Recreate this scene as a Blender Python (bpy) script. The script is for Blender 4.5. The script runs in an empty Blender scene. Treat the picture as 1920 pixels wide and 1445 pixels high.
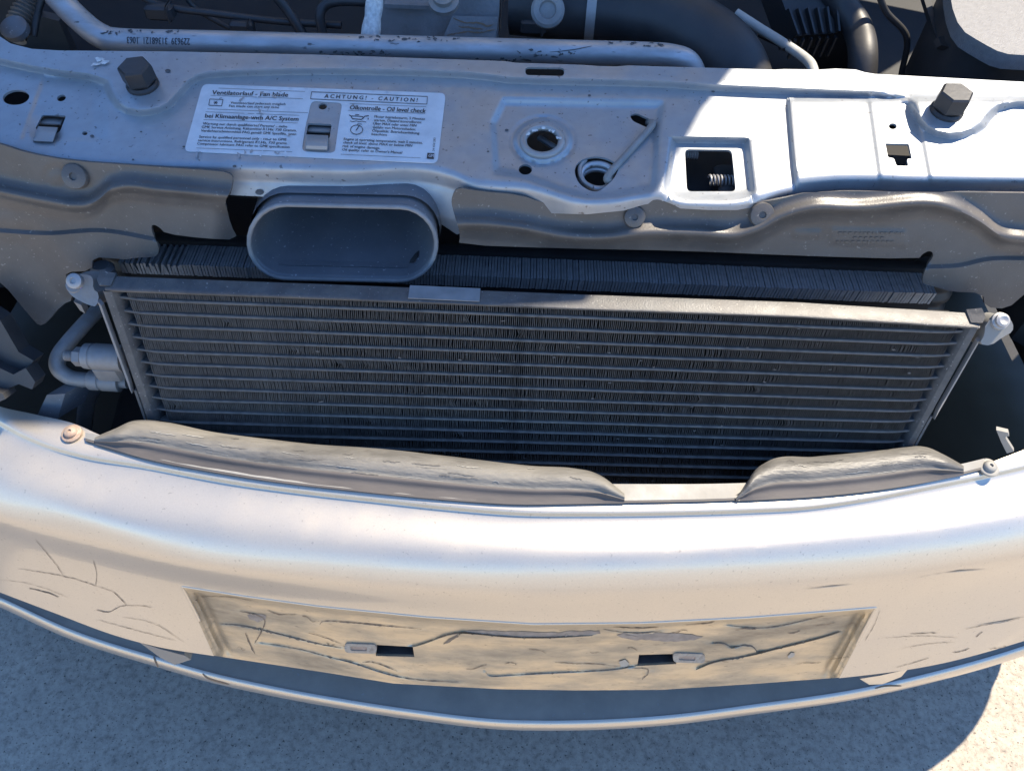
import bpy, math, random
import numpy as np
from mathutils import Vector, Matrix
from mathutils.geometry import delaunay_2d_cdt
from mathutils.bvhtree import BVHTree
from mathutils.kdtree import KDTree

random.seed(7); rng = np.random.default_rng(7)
scene = bpy.context.scene
COL = scene.collection

# ------------------------------------------------------------------ camera
CAM_H = 1.0                      # metres above the ground
PITCH = math.radians(52.0)       # looking down at the car's nose
ROLL = math.radians(2.2)
FPX = 1443.0                     # focal length in photo pixels (photo 1920 x 1445)
cp, sp, cr, sr = math.cos(PITCH), math.sin(PITCH), math.cos(ROLL), math.sin(ROLL)
Xa, Da, Fa = Vector((1, 0, 0)), Vector((0, -sp, -cp)), Vector((0, cp, -sp))
img_r = cr * Xa - sr * Da
img_d = sr * Xa + cr * Da
cam = bpy.data.cameras.new('camera'); cam_o = bpy.data.objects.new('camera', cam); COL.objects.link(cam_o)
cam.sensor_fit = 'HORIZONTAL'; cam.sensor_width = 36.0; cam.lens = 36.0 * FPX / 1920.0
cam.clip_start = 0.02; cam.clip_end = 2000
M = Matrix.Identity(4)
for i in range(3):
    M[i][0] = img_r[i]; M[i][1] = -img_d[i]; M[i][2] = -Fa[i]
M[2][3] = CAM_H
cam_o.matrix_world = M
scene.camera = cam_o

# ------------------------------------------------------------------ light
SUN = Vector((0.50, 0.37, 1.0)).normalized()      # direction towards the sun: right, behind the car, high
world = bpy.data.worlds.new('World'); scene.world = world; world.use_nodes = True
wn = world.node_tree.nodes; wl = world.node_tree.links
bg = wn['Background']
sky = wn.new('ShaderNodeTexSky'); sky.sky_type = 'NISHITA'; sky.sun_disc = False
sky.sun_elevation = math.asin(SUN.z); sky.sun_rotation = math.atan2(SUN.x, SUN.y)
sky.air_density = 1.0; sky.dust_density = 0.0; sky.ozone_density = 10.0
wl.new(sky.outputs[0], bg.inputs[0]); bg.inputs[1].default_value = 0.15
sl = bpy.data.lights.new('sun', 'SUN'); sl.energy = 5.0; sl.angle = math.radians(0.5); sl.color = (1.0, 0.88, 0.70)
so = bpy.data.objects.new('sun', sl); COL.objects.link(so)
so.rotation_euler = SUN.to_track_quat('Z', 'Y').to_euler(); so.location = (2, 2, 5)
vs = scene.view_settings
vs.view_transform = 'Standard'; vs.look = 'None'; vs.gamma = 1.0; vs.exposure = 1.15
vs.use_curve_mapping = False

# ------------------------------------------------------------------ materials
def mat(name, base, rough=0.5, metal=0.0, var=0.15, scale=60.0, dust=None, dust_amt=0.0, dust_scale=25.0,
        bump=0.0, bump_scale=300.0, coat=0.0, spec=0.5, specks=None, speck_amt=0.0, speck_scale=180.0, stretch=(1, 1, 1), dust_min=0.25):
    m = bpy.data.materials.new(name); m.use_nodes = True
    nt = m.node_tree; N = nt.nodes; L = nt.links
    b = N['Principled BSDF']
    tc = N.new('ShaderNodeTexCoord'); mp = N.new('ShaderNodeMapping'); mp.inputs['Scale'].default_value = stretch
    L.new(tc.outputs['Object'], mp.inputs[0])
    n1 = N.new('ShaderNodeTexNoise'); n1.inputs['Scale'].default_value = scale; n1.inputs['Detail'].default_value = 5
    L.new(mp.outputs[0], n1.inputs['Vector'])
    mr = N.new('ShaderNodeMapRange'); mr.inputs[1].default_value = 0.3; mr.inputs[2].default_value = 0.7
    mr.inputs[3].default_value = 1 - var; mr.inputs[4].default_value = 1 + var
    L.new(n1.outputs[0], mr.inputs[0])
    mul = N.new('ShaderNodeMix'); mul.data_type = 'RGBA'; mul.blend_type = 'MULTIPLY'; mul.inputs[0].default_value = 1
    mul.inputs[6].default_value = (*base, 1)
    L.new(mr.outputs[0], mul.inputs[7])
    colr = mul.outputs[2]
    rough_sock = None
    if dust is not None:
        n2 = N.new('ShaderNodeTexNoise'); n2.inputs['Scale'].default_value = dust_scale; n2.inputs['Detail'].default_value = 8
        n2.inputs['Roughness'].default_value = 0.65
        L.new(mp.outputs[0], n2.inputs['Vector'])
        m2 = N.new('ShaderNodeMapRange'); m2.inputs[1].default_value = 0.42; m2.inputs[2].default_value = 0.68
        m2.inputs[3].default_value = dust_amt * dust_min; m2.inputs[4].default_value = dust_amt
        L.new(n2.outputs[0], m2.inputs[0])
        mx = N.new('ShaderNodeMix'); mx.data_type = 'RGBA'
        L.new(m2.outputs[0], mx.inputs[0]); L.new(colr, mx.inputs[6]); mx.inputs[7].default_value = (*dust, 1)
        colr = mx.outputs[2]
        rr = N.new('ShaderNodeMapRange'); rr.inputs[3].default_value = rough; rr.inputs[4].default_value = min(1, rough + 0.35)
        L.new(m2.outputs[0], rr.inputs[0]); rough_sock = rr.outputs[0]
        if metal > 0:
            rm = N.new('ShaderNodeMapRange'); rm.inputs[3].default_value = metal; rm.inputs[4].default_value = 0.0
            L.new(m2.outputs[0], rm.inputs[0]); L.new(rm.outputs[0], b.inputs['Metallic'])
    if specks is not None:
        n3 = N.new('ShaderNodeTexNoise'); n3.inputs['Scale'].default_value = speck_scale; n3.inputs['Detail'].default_value = 3
        L.new(mp.outputs[0], n3.inputs['Vector'])
        m3 = N.new('ShaderNodeMapRange'); m3.inputs[1].default_value = 0.66; m3.inputs[2].default_value = 0.72
        m3.inputs[4].default_value = speck_amt
        L.new(n3.outputs[0], m3.inputs[0])
        mx = N.new('ShaderNodeMix'); mx.data_type = 'RGBA'
        L.new(m3.outputs[0], mx.inputs[0]); L.new(colr, mx.inputs[6]); mx.inputs[7].default_value = (*specks, 1)
        colr = mx.outputs[2]
    L.new(colr, b.inputs['Base Color'])
    b.inputs['Roughness'].default_value = rough
    if rough_sock: L.new(rough_sock, b.inputs['Roughness'])
    if not (dust is not None and metal > 0): b.inputs['Metallic'].default_value = metal
    b.inputs['Specular IOR Level'].default_value = spec
    b.inputs['Coat Weight'].default_value = coat; b.inputs['Coat Roughness'].default_value = 0.06
    if bump > 0:
        nb = N.new('ShaderNodeTexNoise'); nb.inputs['Scale'].default_value = bump_scale; nb.inputs['Detail'].default_value = 4
        L.new(mp.outputs[0], nb.inputs['Vector'])
        bp = N.new('ShaderNodeBump'); bp.inputs['Strength'].default_value = bump; bp.inputs['Distance'].default_value = 0.001
        L.new(nb.outputs[0], bp.inputs['Height']); L.new(bp.outputs[0], b.inputs['Normal'])
    return m

SILVER_BOUNCE = (0.62, 0.57, 0.485)  # silver, warmed to paint in beige light reflected from the sunlit ground
TAN = (0.36, 0.31, 0.25)
MT = dict(
    bumper=mat('silver paint', SILVER_BOUNCE, 0.33, 0.85, 0.05, 900, coat=0.5, dust=(0.56, 0.42, 0.27), dust_amt=0.24, dust_min=0.6, dust_scale=16, bump=0.05, bump_scale=1500, specks=(0.30, 0.26, 0.21), speck_amt=0.5, speck_scale=420),  # dust film kept tan everywhere, colouring in the warm ground reflection too
    plate=mat('peeling dirty paint', (0.63, 0.52, 0.36), 0.40, 0.75, 0.06, 60, dust=(0.25, 0.17, 0.095), dust_amt=0.85, dust_min=0.08, dust_scale=20, bump=0.15, bump_scale=220, specks=(0.16, 0.12, 0.09), speck_amt=0.5, speck_scale=260, stretch=(0.5, 1, 1.6)),
    rail=mat('dull silver paint', (0.37, 0.395, 0.42), 0.38, 0.62, 0.07, 120, coat=0.2, dust=(0.29, 0.30, 0.31), dust_amt=0.5, dust_scale=28, specks=(0.10, 0.09, 0.08), speck_amt=0.7, speck_scale=330, bump=0.05, bump_scale=600),
    cover=mat('dusty grey plastic', (0.070, 0.068, 0.066), 0.27, 0, 0.15, 50, dust=(0.14, 0.122, 0.105), dust_amt=0.6, dust_scale=18, bump=0.15, bump_scale=900, specks=(0.4, 0.38, 0.34), speck_amt=0.35, speck_scale=420),
    duct=mat('grey duct plastic', (0.12, 0.13, 0.145), 0.38, 0, 0.1, 60, dust=(0.25, 0.23, 0.21), dust_amt=0.30, bump=0.08, bump_scale=900, specks=(0.5, 0.5, 0.5), speck_amt=0.5, speck_scale=420),
    rimm=mat('scuffed grey rim', (0.20, 0.205, 0.21), 0.5, 0, 0.2, 90, dust=(0.30, 0.28, 0.26), dust_amt=0.5, dust_scale=60),
    black=mat('black plastic', (0.018, 0.019, 0.021), 0.45, 0, 0.2, 60, dust=(0.10, 0.09, 0.08), dust_amt=0.35, bump=0.1),
    deep=mat('engine bay black', (0.010, 0.010, 0.012), 0.7, 0, 0.3, 30, dust=(0.04, 0.037, 0.034), dust_amt=0.5),
    rubber=mat('black rubber', (0.026, 0.027, 0.03), 0.42, 0, 0.15, 60, dust=(0.09, 0.085, 0.08), dust_amt=0.35, bump=0.1),
    alu=mat('dull aluminium', (0.56, 0.57, 0.58), 0.38, 0.75, 0.12, 90, dust=(0.24, 0.22, 0.20), dust_amt=0.55, dust_scale=60, specks=(0.07, 0.065, 0.06), speck_amt=0.8, speck_scale=230, bump=0.1, bump_scale=500, stretch=(0.35, 1, 1)),
    fitting=mat('oxidised fitting', (0.28, 0.28, 0.28), 0.5, 0.4, 0.15, 120, dust=(0.28, 0.23, 0.18), dust_amt=0.6, dust_scale=70, bump=0.2, bump_scale=600),
    cast=mat('cast aluminium', (0.30, 0.31, 0.32), 0.6, 0.3, 0.2, 90, dust=(0.10, 0.09, 0.08), dust_amt=0.7, dust_scale=45, bump=0.4, bump_scale=400),
    cond=mat('condenser black paint', (0.055, 0.058, 0.062), 0.42, 0.1, 0.2, 120, dust=(0.22, 0.195, 0.165), dust_amt=0.38, dust_scale=70, specks=(0.45, 0.42, 0.38), speck_amt=0.5, speck_scale=500, bump=0.2, bump_scale=900),
    tube=mat('dusty tube', (0.085, 0.083, 0.08), 0.85, 0.0, 0.3, 200, dust=(0.19, 0.172, 0.15), dust_amt=0.7, dust_scale=90, bump=0.3, bump_scale=1500),
    fin=mat('condenser fin', (0.055, 0.055, 0.055), 0.6, 0.2, 0.5, 250, dust=(0.15, 0.135, 0.115), dust_amt=0.65, dust_scale=60),
    radfin=mat('radiator fin', (0.40, 0.41, 0.42), 0.5, 0.3, 0.2, 200, dust=(0.22, 0.20, 0.18), dust_amt=0.4),
    steel=mat('grey steel', (0.40, 0.40, 0.40), 0.45, 0.6, 0.1, 90, dust=(0.26, 0.22, 0.18), dust_amt=0.45, bump=0.15, bump_scale=700),
    rust=mat('rusty screw', (0.40, 0.34, 0.28), 0.6, 0.3, 0.3, 300, dust=(0.20, 0.09, 0.05), dust_amt=0.75, dust_scale=120, bump=0.3),
    hexm=mat('grey rubber cap', (0.022, 0.023, 0.026), 0.34, 0, 0.1, 80, dust=(0.05, 0.047, 0.044), dust_amt=0.3, bump=0.1),
    sill=mat('weathered foam seal', (0.085, 0.084, 0.082), 0.42, 0, 0.3, 90, dust=(0.20, 0.187, 0.162), dust_amt=0.8, dust_scale=22, bump=0.7, bump_scale=420, specks=(0.08, 0.075, 0.07), speck_amt=0.6, speck_scale=140, stretch=(0.3, 1, 1)),
    sill_dark=mat('seal dark edge', (0.055, 0.05, 0.05), 0.6, 0, 0.15, 60, dust=(0.16, 0.14, 0.125), dust_amt=0.4, bump=0.2, stretch=(0.3, 1, 1)),
    seal_scuff=mat('seal scuff', (0.10, 0.095, 0.088), 0.7, 0, 0.2),
    strip=mat('dusty metal strip', (0.26, 0.26, 0.25), 0.55, 0.3, 0.1, 60, dust=(0.28, 0.255, 0.21), dust_amt=0.6, bump=0.15),
    shelf=mat('lip shelf', (0.42, 0.36, 0.29), 0.5, 0.0, 0.1, 40, dust=(0.20, 0.19, 0.17), dust_amt=0.3, specks=(0.4, 0.4, 0.4), speck_amt=0.4, speck_scale=300),
    crack=mat('crack', (0.22, 0.155, 0.10), 0.9, 0, 0.3),
    primer=mat('bare plastic under paint', (0.30, 0.235, 0.18), 0.8, 0, 0.25, 120),
    clipm=mat('dirty clip plastic', (0.42, 0.37, 0.30), 0.5, 0, 0.2, 200, dust=(0.16, 0.12, 0.09), dust_amt=0.7, dust_scale=160),
    flake=mat('bare chip', (0.42, 0.36, 0.28), 0.6, 0, 0.1),
    sticker=mat('white sticker', (0.70, 0.71, 0.72), 0.42, 0, 0.06, 60, dust=(0.40, 0.40, 0.41), dust_amt=0.45, dust_scale=45, bump=0.05),
    ink=mat('black ink', (0.03, 0.03, 0.035), 0.5, 0, 0.1),
    inkfade=mat('worn grey ink', (0.07, 0.07, 0.08), 0.6, 0, 0.2),
    grime=mat('grey grime', (0.10, 0.10, 0.10), 0.8, 0, 0.3, 300),
    corr=mat('white corrosion', (0.62, 0.62, 0.60), 0.9, 0, 0.25, 300, bump=0.6, bump_scale=700),
    boxtop=mat('grained grey plastic', (0.19, 0.19, 0.195), 0.5, 0, 0.1, 200, bump=0.6, bump_scale=900),
    boxside=mat('dark grey plastic box', (0.035, 0.037, 0.040), 0.5, 0, 0.1, 60, bump=0.1),
    cable=mat('grey cable sheath', (0.40, 0.40, 0.37), 0.5, 0, 0.15, 90),
    purple=mat('violet paint mark', (0.28, 0.12, 0.50), 0.5, 0, 0.2),
    conduit=mat('brown dusty conduit', (0.16, 0.14, 0.12), 0.5, 0, 0.2, 90, dust=(0.35, 0.32, 0.28), dust_amt=0.4),
)
def ground_mat():
    m = bpy.data.materials.new('concrete ground'); m.use_nodes = True
    nt = m.node_tree; N = nt.nodes; L = nt.links; b = N['Principled BSDF']
    tc = N.new('ShaderNodeTexCoord')
    def noise(s, d=6, r=0.6):
        n = N.new('ShaderNodeTexNoise'); n.inputs['Scale'].default_value = s; n.inputs['Detail'].default_value = d
        n.inputs['Roughness'].default_value = r; L.new(tc.outputs['Object'], n.inputs['Vector']); return n.outputs[0]
    def ramp(s, pts):
        r = N.new('ShaderNodeValToRGB'); e = r.color_ramp.elements
        while len(e) < len(pts): e.new(0.5)
        for el, (p, c) in zip(e, pts): el.position = p; el.color = (*c, 1)
        L.new(s, r.inputs[0]); return r.outputs[0]
    a = ramp(noise(22, 9, 0.8), [(0.30, (0.27, 0.237, 0.193)), (0.46, (0.375, 0.328, 0.266)), (0.7, (0.44, 0.385, 0.31))])
    g = ramp(noise(120, 6, 0.75), [(0.34, (0.58, 0.58, 0.58)), (0.5, (0.98, 0.98, 0.98)), (0.7, (1.18, 1.18, 1.18))])
    s = ramp(noise(300, 2, 0.5), [(0.30, (0.25, 0.25, 0.25)), (0.37, (1, 1, 1)), (0.70, (1, 1, 1)), (0.76, (1.3, 1.3, 1.3))])
    mx = N.new('ShaderNodeMix'); mx.data_type = 'RGBA'; mx.blend_type = 'MULTIPLY'; mx.inputs[0].default_value = 1
    L.new(a, mx.inputs[6]); L.new(g, mx.inputs[7])
    m2 = N.new('ShaderNodeMix'); m2.data_type = 'RGBA'; m2.blend_type = 'MULTIPLY'; m2.inputs[0].default_value = 1
    L.new(mx.outputs[2], m2.inputs[6]); L.new(s, m2.inputs[7])
    L.new(m2.outputs[2], b.inputs['Base Color']); b.inputs['Roughness'].default_value = 0.9
    bp = N.new('ShaderNodeBump'); bp.inputs['Strength'].default_value = 0.35; bp.inputs['Distance'].default_value = 0.002
    L.new(noise(90, 6, 0.7), bp.inputs['Height']); L.new(bp.outputs[0], b.inputs['Normal'])
    return m
MT['ground'] = ground_mat()

# ------------------------------------------------------------------ geometry helpers
# Everything below is laid out in metres relative to the camera's foot point; z is measured from CAM_H (negative = lower).
def rays(px, py):
    px = np.asarray(px, float); py = np.asarray(py, float)
    u = (px - 960.0) / FPX; v = (py - 722.5) / FPX
    x = u * cr + v * sr; d = -u * sr + v * cr
    return np.stack([x, cp - d * sp, -(sp + d * cp)], -1)
def at_y(px, py, Y): r = rays(px, py); return r * (np.asarray(Y) / r[..., 1])[..., None]
def at_z(px, py, Z): r = rays(px, py); return r * (np.asarray(Z) / r[..., 2])[..., None]
def at_plane(px, py, n, c):
    r = rays(px, py); return r * (c / (r @ np.asarray(n, float)))[..., None]
def sstep(a, b, x):
    t = np.clip((np.asarray(x, float) - a) / (b - a), 0, 1); return t * t * (3 - 2 * t)
def curve(pts):
    p = np.array(sorted(pts), float); xs, ys = p[:, 0], p[:, 1]
    d = np.diff(ys) / np.diff(xs); m = np.empty(len(xs)); m[0], m[-1] = d[0], d[-1]
    h = np.diff(xs); m[1:-1] = (d[:-1] * h[1:] + d[1:] * h[:-1]) / (h[1:] + h[:-1])
    def f(x):
        x = np.asarray(x, float); i = np.clip(np.searchsorted(xs, x) - 1, 0, len(xs) - 2)
        hh = xs[i + 1] - xs[i]; t = (x - xs[i]) / hh
        tt = np.clip(t, 0, 1); t2, t3 = tt * tt, tt * tt * tt
        y = (2*t3 - 3*t2 + 1) * ys[i] + (t3 - 2*t2 + tt) * hh * m[i] + (-2*t3 + 3*t2) * ys[i+1] + (t3 - t2) * hh * m[i+1]
        return y + np.where(t < 0, t * hh * m[i], 0) + np.where(t > 1, (t - 1) * hh * m[i + 1], 0)
    return f
def poly_line(f, x0, x1, n): xs = np.linspace(x0, x1, n); return [(x, float(f(x))) for x in xs]
def resample(poly, sp_, closed=True):
    p = np.array(poly, float); q = np.vstack([p, p[:1]]) if closed else p
    out = []
    for a, b in zip(q[:-1], q[1:]):
        n = max(1, int(round(np.hypot(*(b - a)) / sp_)))
        for k in range(n): out.append(a + (b - a) * k / n)
    if not closed: out.append(q[-1])
    return np.array(out)
def chaikin(poly, n=2, closed=True):
    p = np.array(poly, float)
    for _ in range(n):
        if closed:
            q = np.roll(p, -1, 0); p = np.stack([p * .75 + q * .25, p * .25 + q * .75], 1).reshape(-1, p.shape[1])
        else:
            q = np.stack([p[:-1] * .75 + p[1:] * .25, p[:-1] * .25 + p[1:] * .75], 1).reshape(-1, p.shape[1])
            p = np.vstack([p[:1], q, p[-1:]])
    return p
def ellipse(cx, cy, rx, ry, n=28, rot=0.0):
    a = np.linspace(0, 2 * math.pi, n, endpoint=False); c, s = math.cos(rot), math.sin(rot)
    x, y = rx * np.cos(a), ry * np.sin(a)
    return np.stack([cx + x * c - y * s, cy + x * s + y * c], 1)
def rounded(poly, r=5, n=4):
    p = np.array(poly, float); out = []
    for i in range(len(p)):
        a, b, c = p[i - 1], p[i], p[(i + 1) % len(p)]
        d1, d2 = a - b, c - b; l1, l2 = np.hypot(*d1), np.hypot(*d2); rr = min(r, l1 * .45, l2 * .45)
        s, e = b + d1 / l1 * rr, b + d2 / l2 * rr
        for k in range(n + 1):
            t = k / n; out.append((1 - t) ** 2 * s + 2 * t * (1 - t) * b + t * t * e)
    return np.array(out)
def inside(px, py, poly):
    poly = np.asarray(poly, float); x, y = np.asarray(px, float), np.asarray(py, float)
    r = np.zeros(x.shape, bool); q = np.roll(poly, 1, 0)
    for (ax, ay), (bx, by) in zip(poly, q):
        if ay == by: continue
        c = ((ay > y) != (by > y)) & (x < (bx - ax) * (y - ay) / (by - ay) + ax); r ^= c
    return r
def sdist(px, py, poly, closed=True):
    poly = np.asarray(poly, float); x, y = np.asarray(px, float), np.asarray(py, float)
    best = np.full(x.shape, 1e9)
    n = len(poly) if closed else len(poly) - 1
    for i in range(n):
        a, b = poly[i], poly[(i + 1) % len(poly)]
        d = b - a; L2 = d @ d + 1e-12
        t = np.clip(((x - a[0]) * d[0] + (y - a[1]) * d[1]) / L2, 0, 1)
        best = np.minimum(best, (x - a[0] - t * d[0]) ** 2 + (y - a[1] - t * d[1]) ** 2)
    best = np.sqrt(best)
    if not closed: return best
    return np.where(inside(x, y, poly), best, -best)         # positive inside
def emboss(px, py, poly, h, soft): return h * sstep(-soft / 2, soft / 2, sdist(px, py, poly))
def znoise(x, y, s, seed=0):
    r = np.random.default_rng(seed); o = 0
    for k in range(5):
        a = r.uniform(0, 6.28); f = s * (1.0 + 0.7 * k); o = o + np.sin((x * math.cos(a) + y * math.sin(a)) * f + r.uniform(0, 6.28)) / (1 + k)
    return o / 2.3

# object creation ------------------------------------------------------------------
ORIGIN = {}
def add(name, verts, faces, m, parent=None, label=None, sharp=40.0, kind=None):
    v = np.asarray(verts, float).reshape(-1, 3).copy(); v[:, 2] += CAM_H
    c = (v.min(0) + v.max(0)) / 2
    me = bpy.data.meshes.new(name); me.from_pydata((v - c).tolist(), [], [list(map(int, f)) for f in faces])
    me.materials.append(MT[m]); me.polygons.foreach_set('use_smooth', [True] * len(me.polygons)); me.update()
    if sharp is not None: me.set_sharp_from_angle(angle=math.radians(sharp))
    o = bpy.data.objects.new(name, me); COL.objects.link(o)
    ORIGIN[o.name] = c
    if parent is not None:
        o.parent = parent; o.location = Vector(c - ORIGIN[parent.name])
    else: o.location = Vector(c)
    if label: o['label'] = label
    if kind: o['kind'] = kind
    return o
def bvh(vf): return BVHTree.FromPolygons([Vector(p) for p in vf[0]], [list(map(int, f)) for f in vf[1]])
def vnormals(v, f):
    t = np.array([q[:3] for q in f]); n = np.cross(v[t[:, 1]] - v[t[:, 0]], v[t[:, 2]] - v[t[:, 0]])
    o = np.zeros_like(v)
    for k in range(3): np.add.at(o, t[:, k], n)
    return o / (np.linalg.norm(o, axis=1, keepdims=True) + 1e-15)
def solid(v, f, th):
    """give an open triangulated sheet a thickness away from the camera side"""
    v = np.asarray(v, float); n = vnormals(v, f); N = len(v)
    bv = v - n * th
    cnt = {}
    for t in f:
        for i in range(len(t)):
            a, b = t[i], t[(i + 1) % len(t)]; cnt[(a, b)] = cnt.get((a, b), 0) + 1
    out = list(f) + [tuple(i + N for i in reversed(t)) for t in f]
    for (a, b) in cnt:
        if (b, a) not in cnt: out.append((b, a, a + N, b + N))
    return np.vstack([v, bv]), out
def cdt(outline, holes=(), spacing=6.0, hole_sp=None, lines=None, offs=(0,)):
    loops = [resample(outline, spacing)] + [resample(h, hole_sp or spacing * .6) for h in holes]
    bp, es, k = [], [], 0
    for l in loops:
        n = len(l); bp += l.tolist(); es += [(k + i, k + (i + 1) % n) for i in range(n)]; k += n
    o = loops[0]
    gx, gy = np.meshgrid(np.arange(o[:, 0].min(), o[:, 0].max(), spacing), np.arange(o[:, 1].min(), o[:, 1].max(), spacing))
    gx = gx + (np.arange(gx.shape[0]) % 2)[:, None] * spacing * .5
    gx, gy = gx.ravel(), gy.ravel()
    if lines:
        keep = np.ones(len(gx), bool); ex = []
        for ln in lines:
            q = resample(ln, spacing, False); d = np.gradient(q, axis=0); d /= np.linalg.norm(d, axis=1, keepdims=True) + 1e-9
            nn = np.stack([-d[:, 1], d[:, 0]], 1); keep &= sdist(gx, gy, q, False) > max(np.abs(offs)) + spacing * .45
            for o_ in offs: ex.append(q + nn * o_)
        ex = np.vstack(ex); cell = {}; sel = []
        for i, p in enumerate(ex):                      # thin points that crowd each other
            kx, ky = int(p[0] // 1.3), int(p[1] // 1.3)
            if (kx, ky) not in cell: cell[(kx, ky)] = 1; sel.append(i)
        ex = ex[sel]; gx = np.concatenate([gx[keep], ex[:, 0]]); gy = np.concatenate([gy[keep], ex[:, 1]])
    ok = inside(gx, gy, o)
    for h in loops[1:]: ok &= ~inside(gx, gy, h)
    gx, gy = gx[ok], gy[ok]
    kd = KDTree(len(bp))
    for i, p in enumerate(bp): kd.insert((p[0], p[1], 0), i)
    kd.balance()
    pts = list(bp)
    for x, y in zip(gx, gy):
        if kd.find((x, y, 0))[2] > spacing * .38: pts.append([x, y])
    vs_, _, fs, _, _, _ = delaunay_2d_cdt([Vector(p) for p in pts], es, [], 0, 1e-5)
    P = np.array([(p.x, p.y) for p in vs_]); T = np.array([f for f in fs if len(f) == 3])
    c = P[T].mean(1); keep = inside(c[:, 0], c[:, 1], o)
    for h in loops[1:]: keep &= ~inside(c[:, 0], c[:, 1], h)
    T = T[keep]
    used = np.unique(T); mp = -np.ones(len(P), int); mp[used] = np.arange(len(used))
    return P[used], mp[T]
def orient(v, f):
    f = np.asarray(f); a, b, c = v[f[:, 0]], v[f[:, 1]], v[f[:, 2]]
    n = np.cross(b - a, c - a); s = -(n * a).sum(1).sum()
    return f[:, ::-1] if s < 0 else f
def sheet(surf, outline, holes=(), spacing=6.0, hole_sp=None, lines=None, offs=(0,)):
    P, T = cdt(outline, holes, spacing, hole_sp, lines, offs)
    v = surf(P[:, 0], P[:, 1]); T = orient(v, T)
    return v, [tuple(t) for t in T]
def grid_faces(nr, nc, wrap=False):
    f = []
    for i in range(nr - 1):
        for j in range(nc if wrap else nc - 1):
            k = (j + 1) % nc; f.append((i * nc + j, i * nc + k, (i + 1) * nc + k, (i + 1) * nc + j))
    return f
def frames(path):
    p = np.asarray(path, float); t = np.gradient(p, axis=0); t /= np.linalg.norm(t, axis=1, keepdims=True) + 1e-12
    n = np.cross(t[0], [0.13, 0.21, 0.97]); n /= np.linalg.norm(n); ns = []
    for k in range(len(p)):
        n = n - t[k] * (n @ t[k]); n /= np.linalg.norm(n) + 1e-12; ns.append(n.copy())
    ns = np.array(ns); return t, ns, np.cross(t, ns)
def smooth_path(pts, n=60):
    p = np.asarray(pts, float); k = len(p)
    q = np.vstack([2 * p[0] - p[1], p, 2 * p[-1] - p[-2]]); out = []
    for s in np.linspace(0, k - 1, n):
        i = min(int(s), k - 2); t = s - i; a, b, c, d = q[i], q[i + 1], q[i + 2], q[i + 3]
        out.append(.5 * (2 * b + (c - a) * t + (2 * a - 5 * b + 4 * c - d) * t * t + (3 * b - a - 3 * c + d) * t ** 3))
    return np.array(out)
def tube(path, r, seg=16, n=50, smooth=True, caps=True):
    p = smooth_path(path, n) if smooth else np.asarray(path, float)
    rr = np.full(len(p), r) if np.isscalar(r) else np.interp(np.linspace(0, 1, len(p)), np.linspace(0, 1, len(r)), r)
    _, a, b = frames(p); th = np.linspace(0, 2 * math.pi, seg, endpoint=False)
    v = (p[:, None] + rr[:, None, None] * (np.cos(th)[None, :, None] * a[:, None] + np.sin(th)[None, :, None] * b[:, None])).reshape(-1, 3)
    f = grid_faces(len(p), seg, True)
    if caps: f += [tuple(range(seg))[::-1], tuple(range((len(p) - 1) * seg, len(p) * seg))]
    return v, f
def basis(n, up=(0, 1, 0)):
    n = np.asarray(n, float); n /= np.linalg.norm(n); x = np.cross(up, n); x /= np.linalg.norm(x); return x, np.cross(n, x), n
def lathe(c, axis, prof, seg=24, rot=0.0):
    """prof: list of (radius, height along axis)"""
    x, y, n = basis(axis, (0.1, 1, 0.2)); th = np.linspace(0, 2 * math.pi, seg, endpoint=False) + rot; c = np.asarray(c, float)
    v = np.vstack([c + n * h + r * (np.cos(th)[:, None] * x + np.sin(th)[:, None] * y) for r, h in prof])
    f = grid_faces(len(prof), seg, True); f += [tuple(range(seg))[::-1], tuple(range((len(prof) - 1) * seg, len(prof) * seg))]
    return v, f
def box(lo, hi, bev=0.0):
    (x0, y0, z0), (x1, y1, z1) = lo, hi; b = min(bev, (x1-x0)/3, (y1-y0)/3, (z1-z0)/3)
    if b <= 0:
        v = [(x, y, z) for z in (z0, z1) for y in (y0, y1) for x in (x0, x1)]
        return np.array(v), [(0, 2, 3, 1), (4, 5, 7, 6), (0, 1, 5, 4), (2, 6, 7, 3), (0, 4, 6, 2), (1, 3, 7, 5)]
    def ring(z, i):
        return [(x0+i, y0+i+b, z), (x0+i+b, y0+i, z), (x1-i-b, y0+i, z), (x1-i, y0+i+b, z), (x1-i, y1-i-b, z), (x1-i-b, y1-i, z), (x0+i+b, y1-i, z), (x0+i, y1-i-b, z)]
    v = np.array(ring(z0, b) + ring(z0 + b, 0) + ring(z1 - b, 0) + ring(z1, b))
    f = grid_faces(4, 8, True); f += [tuple(range(8))[::-1], tuple(range(24, 32))]
    return v, f
def prism(poly3, vec):
    """extrude a 3-D polygon by vec"""
    p = np.asarray(poly3, float); n = len(p); v = np.vstack([p, p + np.asarray(vec)])
    f = [tuple(range(n)), tuple(range(2 * n - 1, n - 1, -1))] + [((i + 1) % n, i, i + n, (i + 1) % n + n) for i in range(n)]
    return v, f
def merge(*vfs):
    V, Fc, k = [], [], 0
    for v, f in vfs:
        V.append(np.asarray(v)); Fc += [tuple(i + k for i in q) for q in f]; k += len(v)
    return np.vstack(V), Fc
def hit(tree, px, py, off=0.0):
    r = rays(px, py); d = Vector(r).normalized(); loc, n, _, _ = tree.ray_cast(Vector((0, 0, 0)), d)
    if loc is None: return None
    if n.dot(d) > 0: n = -n
    return np.array(loc + n * off)
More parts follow.
